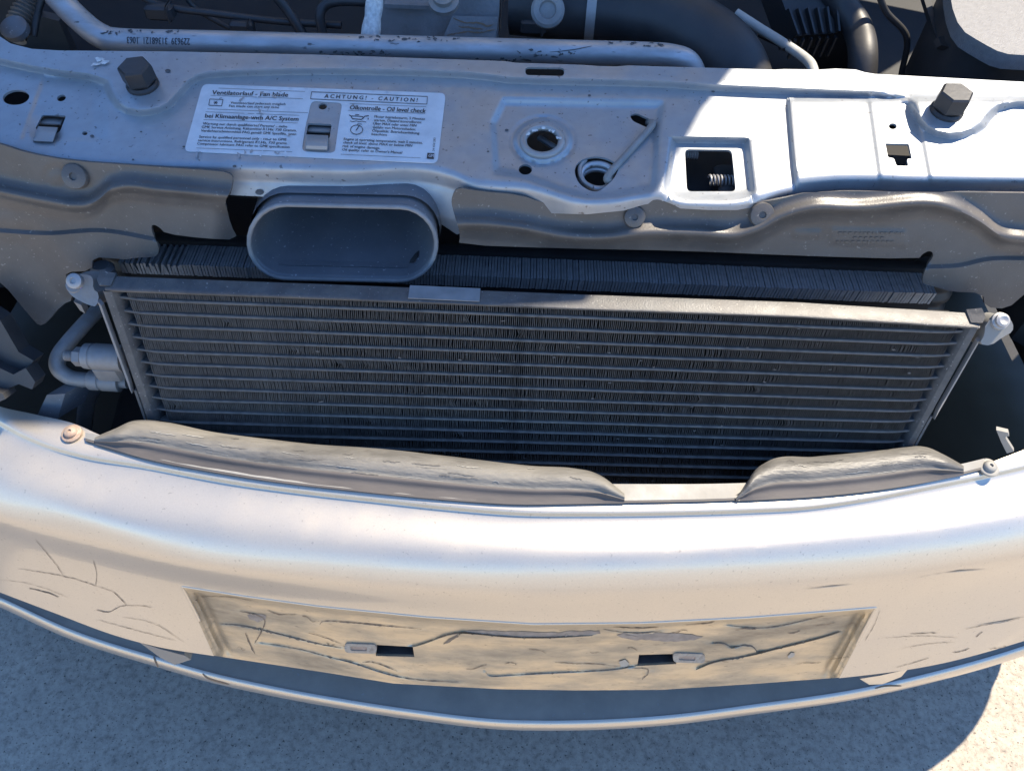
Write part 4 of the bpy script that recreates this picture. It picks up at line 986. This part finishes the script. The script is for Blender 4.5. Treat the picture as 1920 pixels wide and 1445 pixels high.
# refrigerant fitting at the left side
def py_(x, y, Y): return at_y(np.array([float(x)]), np.array([float(y)]), np.array([Y]))[0]
Yf_ = .358
a, b = py_(158, 667, Yf_), py_(236, 672, Yf_)
ax = (b - a); ax_n = ax / np.linalg.norm(ax); L_ = np.linalg.norm(ax)
fit = add('pipe_fitting', *lathe(a, ax_n, [(.0075, 0), (.0095, .001), (.0098, .006), (.0092, .0065), (.0092, .0072), (.0100, .0078), (.0100, L_ * .95), (.006, L_)], 28), 'fitting', car, 'oxidised refrigerant pipe fitting beside the condenser')
a2, b2 = py_(168, 712, Yf_ - .004), py_(240, 716, Yf_ - .004); an = (b2 - a2) / np.linalg.norm(b2 - a2); L2 = np.linalg.norm(b2 - a2)
add('lower_union', *lathe(a2, an, [(.0070, 0), (.0078, .001), (.0078, L2 * .28), (.0070, L2 * .3), (.0070, L2 * .34), (.0080, L2 * .36), (.0080, L2 * .8), (.005, L2 * .82), (.005, L2)], 28), 'fitting', fit)
add('clamp_block', *box((a[0] + .004, Yf_ - .009, (a2[2] + a[2]) / 2 - .009), (b[0] - .004, Yf_ + .006, (a2[2] + a[2]) / 2 + .009), .003), 'fitting', fit)
add('union_nut', *lathe(py_(140, 668, Yf_), ax_n, [(.0052, 0), (.0072, .0008), (.0072, .006), (.006, .0068)], 6), 'fitting', fit)
add('threaded_stud', *lathe(py_(122, 666, Yf_), ax_n, [(.0036, 0), (.0042, .0006)] + [(.0036 if i % 2 else .0042, .001 + i * .0006) for i in range(12)], 14), 'fitting', fit)
add('bent_pipe', *tube([py_(172, 712, Yf_ - .003), py_(150, 711, Yf_ - .003), py_(128, 706, Yf_ - .002), py_(109, 690, Yf_ + .002), py_(110, 668, Yf_ + .010), py_(128, 642, Yf_ + .022), py_(160, 606, Yf_ + .04), py_(185, 580, Yf_ + .055)], .0058, 18, 60), 'fitting', fit)
add('down_pipe', *tube([py_(180, 712, Yf_ + .015), py_(166, 745, Yf_ + .012), py_(160, 775, Yf_ + .008), py_(157, 820, Yf_ + .004)], .0062, 18, 30), 'fitting', fit)

# ===== radiator behind =====
RY0, RZ = 0.420, -0.406
xl = at_z(np.array([215.]), np.array([500.]), RZ)[0][0]; xr = at_z(np.array([1765.]), np.array([560.]), RZ)[0][0]
slope = (at_z(np.array([1700.]), np.array([540.]), RZ)[0][1] - 0)
radi = add('radiator', *box((xl, RY0 + .022, -.75), (xr, RY0 + .032, RZ + .004), .001), 'deep', car, 'grey engine radiator whose finned top shows behind the condenser')
V, Fc = [], []; n = int((xr - xl) / .0023)
for i in range(n):
    x = xl + i * .0023 + rng.normal(0, .00008); z = RZ + rng.normal(0, .00015); ln_ = 0.0008
    if x < xl + .045 and i % 2: z -= rng.uniform(0, .004); ln_ += rng.normal(0, .0012)
    vv, ff = box((x, RY0 + rng.normal(0, .0002), RZ - .011), (x + .00185, RY0 + .0225, z)); vv[4:, 0] += ln_; k0 = len(V); V += vv.tolist(); Fc += [tuple(j + k0 for j in q) for q in ff]
add('radiator_core', *box((xl, RY0 + .0015, -.75), (xr, RY0 + .022, RZ - .010), .0005), 'deep', radi)
add('radiator_fins', V, Fc, 'radfin', radi, sharp=30, kind='stuff')
for sx, x0 in ((-1, xl - .012), (1, xr + .012)):
    prof = []; z = 0.0
    for i in range(22): prof += [(.016, i * .014), (.0185, i * .014 + .003), (.0185, i * .014 + .008), (.016, i * .014 + .011)]
    add('side_tank', *lathe((x0 + sx * .004, RY0 + .004, -.72), (0, .12, 1), prof, 26), 'black', radi)
add('filler_neck', *lathe(py_(197, 515, .405), (0, .1, 1), [(.008, -.02), (.008, 0), (.0085, .006), (.006, .009)], 20), 'duct', radi)

# ===== lower grille seal =====
def frac_surf(up_f, lo_f, prof):
    """prof: (fraction between the two edge curves, height)"""
    fr = np.array([p[0] for p in prof]); zz = np.array([p[1] for p in prof])
    def s(px, py):
        t = (py - up_f(px)) / (lo_f(px) - up_f(px)); z = np.interp(t, fr, zz); k = np.clip((lo_f(px) - up_f(px)) / 44.0, 0.05, 1); return at_z(px, py, -.474 + (z + .474) * k * .62)
    return s
def smooth_prof(pts, n=60):
    c = curve(pts); t = np.linspace(pts[0][0], pts[-1][0], n); return list(zip(t, c(t)))
PROF = smooth_prof([(-.02, -.4690), (.05, -.4625), (.15, -.4585), (.30, -.4575), (.45, -.4600), (.58, -.4645), (.66, -.4650), (.74, -.4690), (.9, -.4725), (1.0, -.4740)])
SLup = curve([(150, 836), (179, 819), (216, 803), (247, 789), (270, 787), (310, 791), (396, 809), (494, 822), (594, 833), (700, 840), (850, 856), (1000, 873), (1080, 878), (1110, 884), (1130, 893), (1150, 908), (1172, 926)])
SLlo = curve([(150, 824), (181, 833), (270, 859), (436, 890), (700, 924), (850, 938), (960, 945), (1100, 944), (1172, 943)])
def seal(name, up_f, lo_f, x0, x1, lab, smu=None):
    xs = np.linspace(x0, x1, 160 if x1 - x0 > 600 else 90); ts = np.linspace(0, 1, 26)
    rows = []
    sf = frac_surf(up_f, lo_f, PROF)
    for t in ts: rows.append(sf(xs, up_f(xs) + t * (lo_f(xs) - up_f(xs))))
    v = np.vstack(rows); nx = znoise(np.tile(xs, 26), np.repeat(ts * 40, len(xs)), .035, 21); v[:, 2] += nx * .0002
    f = [tuple(t) for t in orient(v, grid_faces(26, len(xs)))]
    k = 15 * (len(xs) - 1)
    o = add(name, *solid(v, f[:k], .003), 'sill', car, lab, sharp=45)
    add('seal_foot', *solid(v, f[k:], .003), 'sill_dark', o, sharp=45)
    return o, (v, f)
s1, s1vf = seal('grille_seal', SLup, SLlo, 178, 1171, 'long weathered tan seal along the left of the grille opening')
SRup = curve([(1378, 936), (1395, 912), (1416, 881), (1437, 866), (1527, 856), (1634, 846), (1700, 838), (1722, 836), (1741, 839), (1766, 850), (1815, 877)])
SRlo = curve([(1378, 939), (1440, 936), (1527, 931), (1698, 911), (1815, 889)])
s2, s2vf = seal('grille_seal', SRup, SRlo, 1380, 1807, 'short pale seal along the right of the grille opening')
for (vf_, o_, upf, lof, x0, x1, n_s) in ((s1vf, s1, SLup, SLlo, 230, 1080, 36), (s2vf, s2, SRup, SRlo, 1430, 1740, 14)):
    tr_ = bvh(vf_)
    for i in range(n_s):
        x = rng.uniform(x0, x1); t = rng.uniform(.08, .62); L_ = rng.uniform(10, 60)
        q = [(x + L_ * a, float(upf(x + L_ * a) + (t + rng.normal(0, .012)) * (lof(x + L_ * a) - upf(x + L_ * a)))) for a in (0, .3, .6, 1)]
        v, f = decal_strip(tr_, q, rng.uniform(.6, 1.7), .0004, 5, jitter=.4)
        if f: add('scuff', v, f, ('strip', 'seal_scuff')[i % 2], o_)
# metal strip under the seals
STu = curve([(168, 812), (400, 850), (700, 890), (1000, 906), (1160, 907), (1395, 905), (1600, 892), (1800, 870), (1838, 861)])
STl = curve([(158, 829), (300, 869), (436, 895), (700, 928), (960, 948), (1170, 946), (1400, 940), (1600, 922), (1800, 894), (1848, 882)])
xs = np.linspace(160, 1846, 150); rows = [at_z(xs, STu(xs) + t * (STl(xs) - 8 - STu(xs)), -.4735 + .002 * (1 - t)) for t in np.linspace(0, 1, 5)]
v = np.vstack(rows); add('grille_strip', *solid(v, [tuple(t) for t in orient(v, grid_faces(5, 150))], .002), 'strip', car, 'bare grey metal strip showing between the two grille seals')
gs = bpy.data.objects['grille_strip']
rows = [at_z(xs, STl(xs) - 9, -.4737), at_z(xs, STl(xs) - 4, -.4741), at_z(xs, STl(xs) - 3, -.4775)]
v = np.vstack(rows); add('strip_edge', *solid(v, [tuple(t) for t in orient(v, grid_faces(3, 150))], .001), 'sill_dark', gs)
# hidden face of the opening below the strip
x2 = np.linspace(-150, 2070, 220); yl = np.where((x2 > 160) & (x2 < 1846), STu(x2), top_c(x2) + 2); a_ = at_z(x2, yl, -.4765)
v = np.vstack([a_, a_ + [0, .006, -.30]]); add('crossmember', v, grid_faces(2, 220), 'black', gs)
ub = a_ + [0, .006, -.298]; ue = ub.copy(); ue[:, 1] = 1.5; ue[:, 0] *= 1.35; ue[:, 2] -= .03
add('undertray', *solid(np.vstack([ub, ue]), [tuple(reversed(q)) for q in grid_faces(2, 220)], .003), 'deep', car)
# screws at both ends
for k, (x, y, m) in enumerate(((134, 812, 'rust'), (1854, 876, 'strip'))):
    c = at_z(np.array([float(x)]), np.array([float(y)]), -.4745)[0]
    sc = add('flange_screw', *lathe(c, (0, -.12, 1), [(.0072, -.001), (.0072, .0004), (.0066, .0008), (.0047, .0010), (.0047, .0018), (.0045, .0027), (.0032, .0037), (.0014, .0040), (.0010, .0026)], 30), m, car, ('rusty washer-headed screw on the left end of the bumper flange', 'clean washer-headed screw on the right end of the bumper flange')[k])
# bracket bits near the right flange
W = np.array([(1868, 806), (1890, 811), (1892, 818), (1883, 818), (1901, 846), (1888, 850), (1877, 828)], float)
add('hook_bracket', *prism(at_y(W[:, 0], W[:, 1], .325), (0.002, .004, -.001)), 'strip', car, 'pale hooked metal bracket in the dark right corner')
# left corner bits: headlamp bracket fragments
hl = None
for k, (q, Y) in enumerate((([(-60, 560), (0, 600), (35, 660), (63, 676), (45, 705), (20, 690), (-60, 640)], .30), ([(-60, 650), (0, 690), (25, 702), (48, 690), (66, 716), (60, 730), (35, 720), (0, 735), (-60, 740)], .295), ([(-40, 730), (5, 738), (10, 748), (-10, 757), (-40, 760)], .29))):
    W = np.array(q, float); P = at_plane(W[:, 0], W[:, 1], np.array([0, 1, -.5 - .1 * k]), Y + .068 + (.5 + .1 * k) * .40)
    vf = prism(P, (0, .012, -.006))
    if hl is None: hl = add('headlamp_bracket', *vf, 'rubber', car, 'dark broken headlamp bracket at the left edge of the grille opening', sharp=30)
    else: add('bracket_piece', *vf, 'rubber', hl, sharp=30)
W = np.array([(88, 740), (122, 738), (108, 785), (70, 778)], float)
blk = add('rubber_block', *prism(at_plane(W[:, 0], W[:, 1], np.array([0, 1, -.4]), .352 + .4 * .44), (.012, .02, -.004)), 'duct', car, 'small grey rubber block in the left corner', sharp=30)

# ===== engine bay =====
pipeY = .590
pp = [py_(40, -70, pipeY + .045), py_(100, -12, pipeY + .025), py_(150, 38, pipeY + .008), py_(190, 68, pipeY), py_(235, 78, pipeY), py_(400, 82, pipeY), py_(700, 90, pipeY), py_(1000, 98, pipeY), py_(1200, 103, pipeY), py_(1262, 108, pipeY - .002), py_(1292, 122, pipeY - .004), py_(1305, 160, pipeY - .008), py_(1308, 190, pipeY - .010)]
PR = 20.5 * np.linalg.norm(py_(700, 90, pipeY)) / FPX
pipe_vf = tube(pp, PR, 28, 170)
pipe = add('coolant_pipe', *pipe_vf, 'alu', car, 'scuffed aluminium coolant pipe running along the back of the cross panel')
ptree = bvh(pipe_vf)
p, f = text_px('229639  31368121  1063', (356, 72.5), (238, 69.5), (0, 12.5), 1.0, .4)
V = [hit(ptree, x, y, .0004) for x, y in p]
if all(q is not None for q in V): add('stamped_number', np.array(V), f, 'inkfade', pipe, sharp=None)
for x0, x1, y0, dy, n in ((190, 335, 59, 2.0, 30), (665, 890, 73, 3, 30), (600, 730, 99, 2, 24), (1140, 1240, 83, 2, 16), (960, 1080, 100, 3, 18), (860, 1000, 112, 2, 14)):
    for i in range(n):
        x, y = rng.uniform(x0, x1), y0 + (rng.uniform(x0, x1) - x0) * .012 + rng.normal(0, dy); w = rng.uniform(1, 5)
        q = ellipse(x, y, w, w * rng.uniform(.2, .45), 8, rng.normal(0, .3)) + rng.normal(0, .8, (8, 2))
        h_ = [hit(ptree, a, b, .0004) for a, b in q]
        if all(z is not None for z in h_): add('scuff', np.array(h_), [tuple(range(8))], 'grime', pipe, sharp=None)
add('scratch', *decal_strip(ptree, [(1030, 98), (1070, 95), (1110, 87)], 1.8, .0004, 4), 'grime', pipe)

big = [py_(960, 5, .68), py_(1060, 12, .675), py_(1160, 20, .67), py_(1250, 38, .655), py_(1325, 78, .635), py_(1372, 130, .615), py_(1400, 210, .60)]
hose = add('air_hose', *tube(big, [.026, .0275, .028, .0285, .029, .029, .028], 36, 90), 'rubber', car, 'thick black rubber hose curving down behind the cross panel')
# worm clamp on the hose
pth = smooth_path(big, 90); i0 = 22; t_, n1, n2 = frames(pth)
th = np.linspace(0, 2 * math.pi, 40, endpoint=False); rows = []
for d, r in ((-.004, .0275), (-.004, .0292), (.004, .0292), (.004, .0275)):
    rows.append(pth[i0] + t_[i0] * d + r * (np.cos(th)[:, None] * n1[i0] + np.sin(th)[:, None] * n2[i0]))
add('hose_clamp', np.vstack(rows), grid_faces(4, 40, True), 'steel', hose)
c = py_(1027, 20, .62)
lugo = add('lifting_eye', *lathe(c, (0, -.75, .6), [(.0125, -.006), (.0135, -.003), (.0135, .002), (.0115, .004), (.007, .0035), (.006, .001), (.004, .001)], 30), 'cast', car, 'round metal eye bolt above the aluminium pipe')
W = np.array([(1000, -40), (1052, -40), (1044, 10), (1008, 10)], float); add('eye_bracket', *prism(at_y(W[:, 0], W[:, 1], .63), (0, .01, 0)), 'cast', lugo)
# thermostat housing
hous = []
W = np.array([(712, -30), (938, -25), (934, 74), (706, 68)], float); P = at_plane(W[:, 0], W[:, 1], np.array([0, 1, -.35]), .655 + .35 * .33)
th_ = add('thermostat_housing', *prism(P, (0, .06, -.02)), 'cast', car, 'stained cast aluminium housing behind the pipe', sharp=30)
W = np.array([(848, 30), (934, 32), (930, 72), (832, 68)], float); P = at_plane(W[:, 0], W[:, 1], np.array([0, 1, -.55]), .642 + .55 * .33); add('housing_foot', *prism(P, (0, .02, -.01)), 'cast', th_, sharp=30)
ttree = bvh(prism(P, (0, .02, -.01)))
for pts in ([(850, 34), (872, 44), (895, 42), (915, 50), (925, 46)], [(840, 66), (870, 60), (900, 62), (928, 56)], [(860, 50), (880, 52), (905, 55)]): add('casting_crack', *decal_strip(ttree, pts, 3, .0005, 4, jitter=.6), 'crack', th_)
W = np.array([(720, 8), (815, 12), (815, 19), (718, 15)], float); add('housing_rib', *prism(at_y(W[:, 0], W[:, 1], .645), (0, .02, 0)), 'cast', th_)
add('housing_bolt', *lathe(py_(832, 2, .635), (0, -.4, .9), [(.0125, -.003), (.0125, .001), (.0085, .002), (.0085, .006), (.004, .0065), (.003, .003)], 24), 'fitting', th_)
add('hose_stub', *tube([py_(703, -2, .63), py_(700, 25, .622), py_(694, 72, .612)], [.0068, .0072, .0072, .0066, .0078, .0078], 20, 40), 'corr', th_)
# thin pipes
add('thin_pipe', *tube([py_(500, -25, .66), py_(535, 15, .66), py_(575, 75, .655)], .0045, 12, 20), 'rubber', car, 'thin dark pipe slanting behind the aluminium pipe')
add('thin_pipe', *tube([py_(690, 4, .66), py_(640, 2, .66), py_(610, 10, .66), py_(600, 35, .655), py_(612, 90, .65)], .0042, 12, 40), 'rubber', car, 'thin bent pipe beside the stained housing')
# corrugated conduit and bits in the left corner
cpth = smooth_path([py_(75, -50, .64), py_(58, 0, .63), py_(38, 38, .615), py_(25, 70, .60)], 60); rr = .0085 + .0013 * np.sin(np.linspace(0, 90, 60))
_, a_, b_ = frames(cpth); th = np.linspace(0, 2 * math.pi, 18, endpoint=False)
v = (cpth[:, None] + rr[:, None, None] * (np.cos(th)[None, :, None] * a_[:, None] + np.sin(th)[None, :, None] * b_[:, None])).reshape(-1, 3)
cond_o = add('corrugated_conduit', v, grid_faces(60, 18, True), 'conduit', car, 'brown corrugated cable conduit in the left upper corner', sharp=60)
add('conduit_cap', *lathe(py_(26, 52, .585), (0, -.4, .9), [(.007, -.006), (.0105, -.004), (.0105, .001), (.008, .003)], 22), 'duct', cond_o)
add('wire', *tube([py_(84, -20, .61), py_(70, 30, .60), py_(63, 68, .59)], .0026, 10, 24), 'black', car, 'short black wire beside the conduit')
W = np.array([(-60, -40), (60, -40), (70, 30), (110, 40), (140, 110), (-60, 110)], float); 
add('bay_bracket', *prism(at_y(W[:, 0], W[:, 1], .67), (0, .01, 0)), 'rubber', car, 'dark bracket behind the conduit')
# cable, control unit, hose, box on the right
cab = add('cable', *tube([py_(1380, 25, .66), py_(1425, 54, .645), py_(1470, 82, .625), py_(1505, 106, .60), py_(1522, 124, .575), py_(1528, 150, .56)], .0040, 12, 40), 'cable', car, 'pale grey cable dropping behind the cross panel')
add('cable_tie', *lathe(py_(1474, 85, .622), py_(1480, 89, .622) - py_(1468, 80, .622), [(.0048, -.0015), (.0048, .0015)], 14), 'black', cab)
add('cable_branch', *tube([py_(1474, 88, .63), py_(1450, 78, .64), py_(1425, 66, .66)], .0024, 8, 16), 'rubber', cab)
cu0 = py_(1500, 35, .72)
q0 = np.array([(1452, -40), (1556, -40), (1566, 62), (1490, 68)], float)
P = at_plane(q0[:, 0], q0[:, 1], np.array([0, 1, -.8]), .70 + .8 * .34)
ecu = add('control_unit', *prism(P, (0, .03, -.03)), 'boxside', car, 'ribbed dark control unit behind the hose', sharp=30)
for i in range(6):
    t = i / 5; A = P[3] + (P[2] - P[3]) * t; B_ = P[0] + (P[1] - P[0]) * t
    d = (B_ - A) * .45; nrm = np.array([0, -.025, .02]) * .25
    s = (P[2] - P[3]) * .05
    add('cooling_rib', *prism(np.array([A, A + s, A + s + d, A + d]), nrm), 'boxside', ecu, sharp=30)
    add('cooling_rib', *prism(np.array([A - [0, 0, .002], A + s - [0, 0, .002], A + s - [0, -.004, .022], A - [0, -.004, .022]]), (0, -.005, 0)), 'boxside', ecu, sharp=30)
add('side_hose', *tube([py_(1540, -50, .72), py_(1575, 5, .71), py_(1608, 55, .69), py_(1618, 110, .66), py_(1610, 190, .64)], .0125, 22, 40), 'rubber', car, 'slim black hose right of the control unit')
# box with grained top
TP = np.array([(1778, -60), (1782, 5), (1800, 55), (1840, 80), (1880, 101), (1925, 104), (2000, 108), (2000, -60)], float)
T3 = at_z(TP[:, 0], TP[:, 1], -.298); bx_ = add('battery_box', *prism(chaikin(T3, 1), (0, 0, -.012)), 'boxtop', car, 'battery box with pale grained lid in the right upper corner', sharp=30)
T4 = at_z(TP[:, 0] - 4, TP[:, 1] + 6, -.309)
add('box_side', *prism(chaikin(T4 + [-.003, -.004, 0], 1), (0, 0, -.10)), 'boxside', bx_, sharp=30)
sd = np.array([(1760, 70), (1790, 60), (1905, 118), (1900, 128), (1765, 85)], float); add('box_ledge', *prism(at_z(sd[:, 0], sd[:, 1], -.322), (0, .006, -.006)), 'boxside', bx_, sharp=30)
sd = np.array([(1720, -40), (1735, -40), (1765, 72), (1757, 76)], float); add('box_rim', *prism(at_z(sd[:, 0], sd[:, 1], -.33), (0.004, 0, -.01)), 'boxside', bx_, sharp=30)
sd = np.array([(1590, -60), (2080, -60), (2080, 175), (1600, 150)], float); P = at_z(sd[:, 0], sd[:, 1], -.43)
add('bay_panel', *prism(P, (0, 0, -.01)), 'boxside', car, 'dark panel below the battery box')

for k, (pts, r, lab) in enumerate((([(230, -30), (300, 10), (420, 28), (520, 40), (640, 48)], .0030, 'thin wiring loom crossing behind the aluminium pipe'), ([(330, -40), (365, 15), (440, 60), (470, 90)], .0022, 'short black wire dropping behind the aluminium pipe'),
                                 ([(960, 60), (1010, 52), (1060, 66), (1085, 95)], .0030, 'black vacuum line under the eye bolt'), ([(1640, -40), (1660, 20), (1700, 70), (1690, 140)], .0028, 'dark cable beside the battery box'))):
    add('wire', *tube([py_(x, y, .66 + .01 * k) for x, y in pts], r, 10, 40), 'rubber', car, lab)
for k, (x, y, w) in enumerate(((300, 22, .012), (455, 52, .010), (1000, 48, .011))):
    c = py_(x, y, .655); cn = add('connector', *box(c - [w, .006, .006], c + [w, .006, .006], .002), 'boxside', car, ('small dark plug on the wiring loom at the left', 'small dark plug above the sticker panel', 'small dark plug under the eye bolt')[k])
    add('plug_lip', *box(c + [w * .6, -.007, -.007], c + [w * .8, .007, .007], .001), 'boxside', cn)
# engine mass, bay walls, floor, bonnet: the rest of the car's nose
eng = add('engine_block', *box((-.62, .70, -.75), (.30, 1.10, -.40), .02), 'deep', car, 'dark engine block deep in the bay')
for i in range(5): add('engine_rib', *box((-.40 + i * .13, .705, -.60), (-.36 + i * .13, .73, -.42), .006), 'deep', eng)
add('floor_tray', *box((-.78, .45, -.835), (.78, 1.5, -.822), .003), 'deep', car)
add('firewall', *box((-.80, 1.18, -.80), (.80, 1.20, -.08), .003), 'deep', car)
for s in (-1, 1):
    x0, x1 = (s * .70, s * .72) if s > 0 else (s * .72, s * .70)
    add('inner_wing', *box((x0, .40, -.80), (x1, 1.20, -.14), .003), 'deep', car)
    ys = np.linspace(.50, 1.6, 14); zs = np.linspace(-.12, -.5, 8); V = []
    for y in ys:
        for j, z in enumerate(zs): V.append([s * (.80 + .055 * math.sin(j / 7 * 2.2)) - s * .10 * (1 - j / 7) ** 2, y, z + .03 * (y - .5)])
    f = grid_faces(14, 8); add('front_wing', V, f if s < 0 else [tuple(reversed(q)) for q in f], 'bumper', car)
    # headlamp bodies beside the grille opening
    lo = (s * .70, .47, -.52) if s < 0 else (s * .43, .425, -.52); hi = (s * .42, .58, -.37) if s < 0 else (s * .72, .58, -.325)
    add('headlamp_body', *box(lo, hi, .03), 'black', car)
    # dark liner closing the corner of the grille opening
    lo = (s * .60, .30, -.72) if s < 0 else (s * .385, .30, -.72); hi = (s * .385, .40, -.64) if s < 0 else (s * .60, .40, -.64)
    add('corner_liner', *box(lo, hi, .01), 'deep', car)
# wheels just so the car stands on the ground
for s in (-1, 1):
    add('front_tyre', *lathe((s * .64, 1.15, -CAM_H + .30), (s, 0, 0), [(.18, -.09), (.26, -.095), (.295, -.075), (.30, -.05), (.30, .05), (.295, .075), (.26, .095), (.18, .09)], 40), 'rubber', car)
# bonnet, propped open: outline given along the bonnet plane
HIN = np.array([0.02, 1.06, -0.10]); HA = math.radians(52)
hd = np.array([0, -math.cos(HA), math.sin(HA)]); hn = np.array([0, math.sin(HA), math.cos(HA)])
HOOD = [(-.68, 0), (0, 0), (.68, 0), (.60, .20), (.47, .40), (.432, .52), (.438, .64), (.43, .678), (.2, .6805), (0, .682), (-.2, .6805), (-.43, .678), (-.438, .64), (-.432, .52), (-.47, .40), (-.60, .20)]
def hood_surf(P):
    x, d = P[:, 0], P[:, 1]; h = .028 * (1 - (x / .75) ** 2)
    return HIN + np.stack([x, np.zeros_like(x), np.zeros_like(x)], 1) + d[:, None] * hd + h[:, None] * hn
P_, T_ = cdt(chaikin(HOOD, 1), (), .05)
v = hood_surf(P_); T_ = [tuple(t) for t in T_]
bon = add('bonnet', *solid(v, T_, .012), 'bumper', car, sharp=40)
add('bonnet_prop', *tube([(-.45, .50, -.29), (-.45, .62, .05), (-.44, .70, .27)], .004, 8, 12), 'black', car)
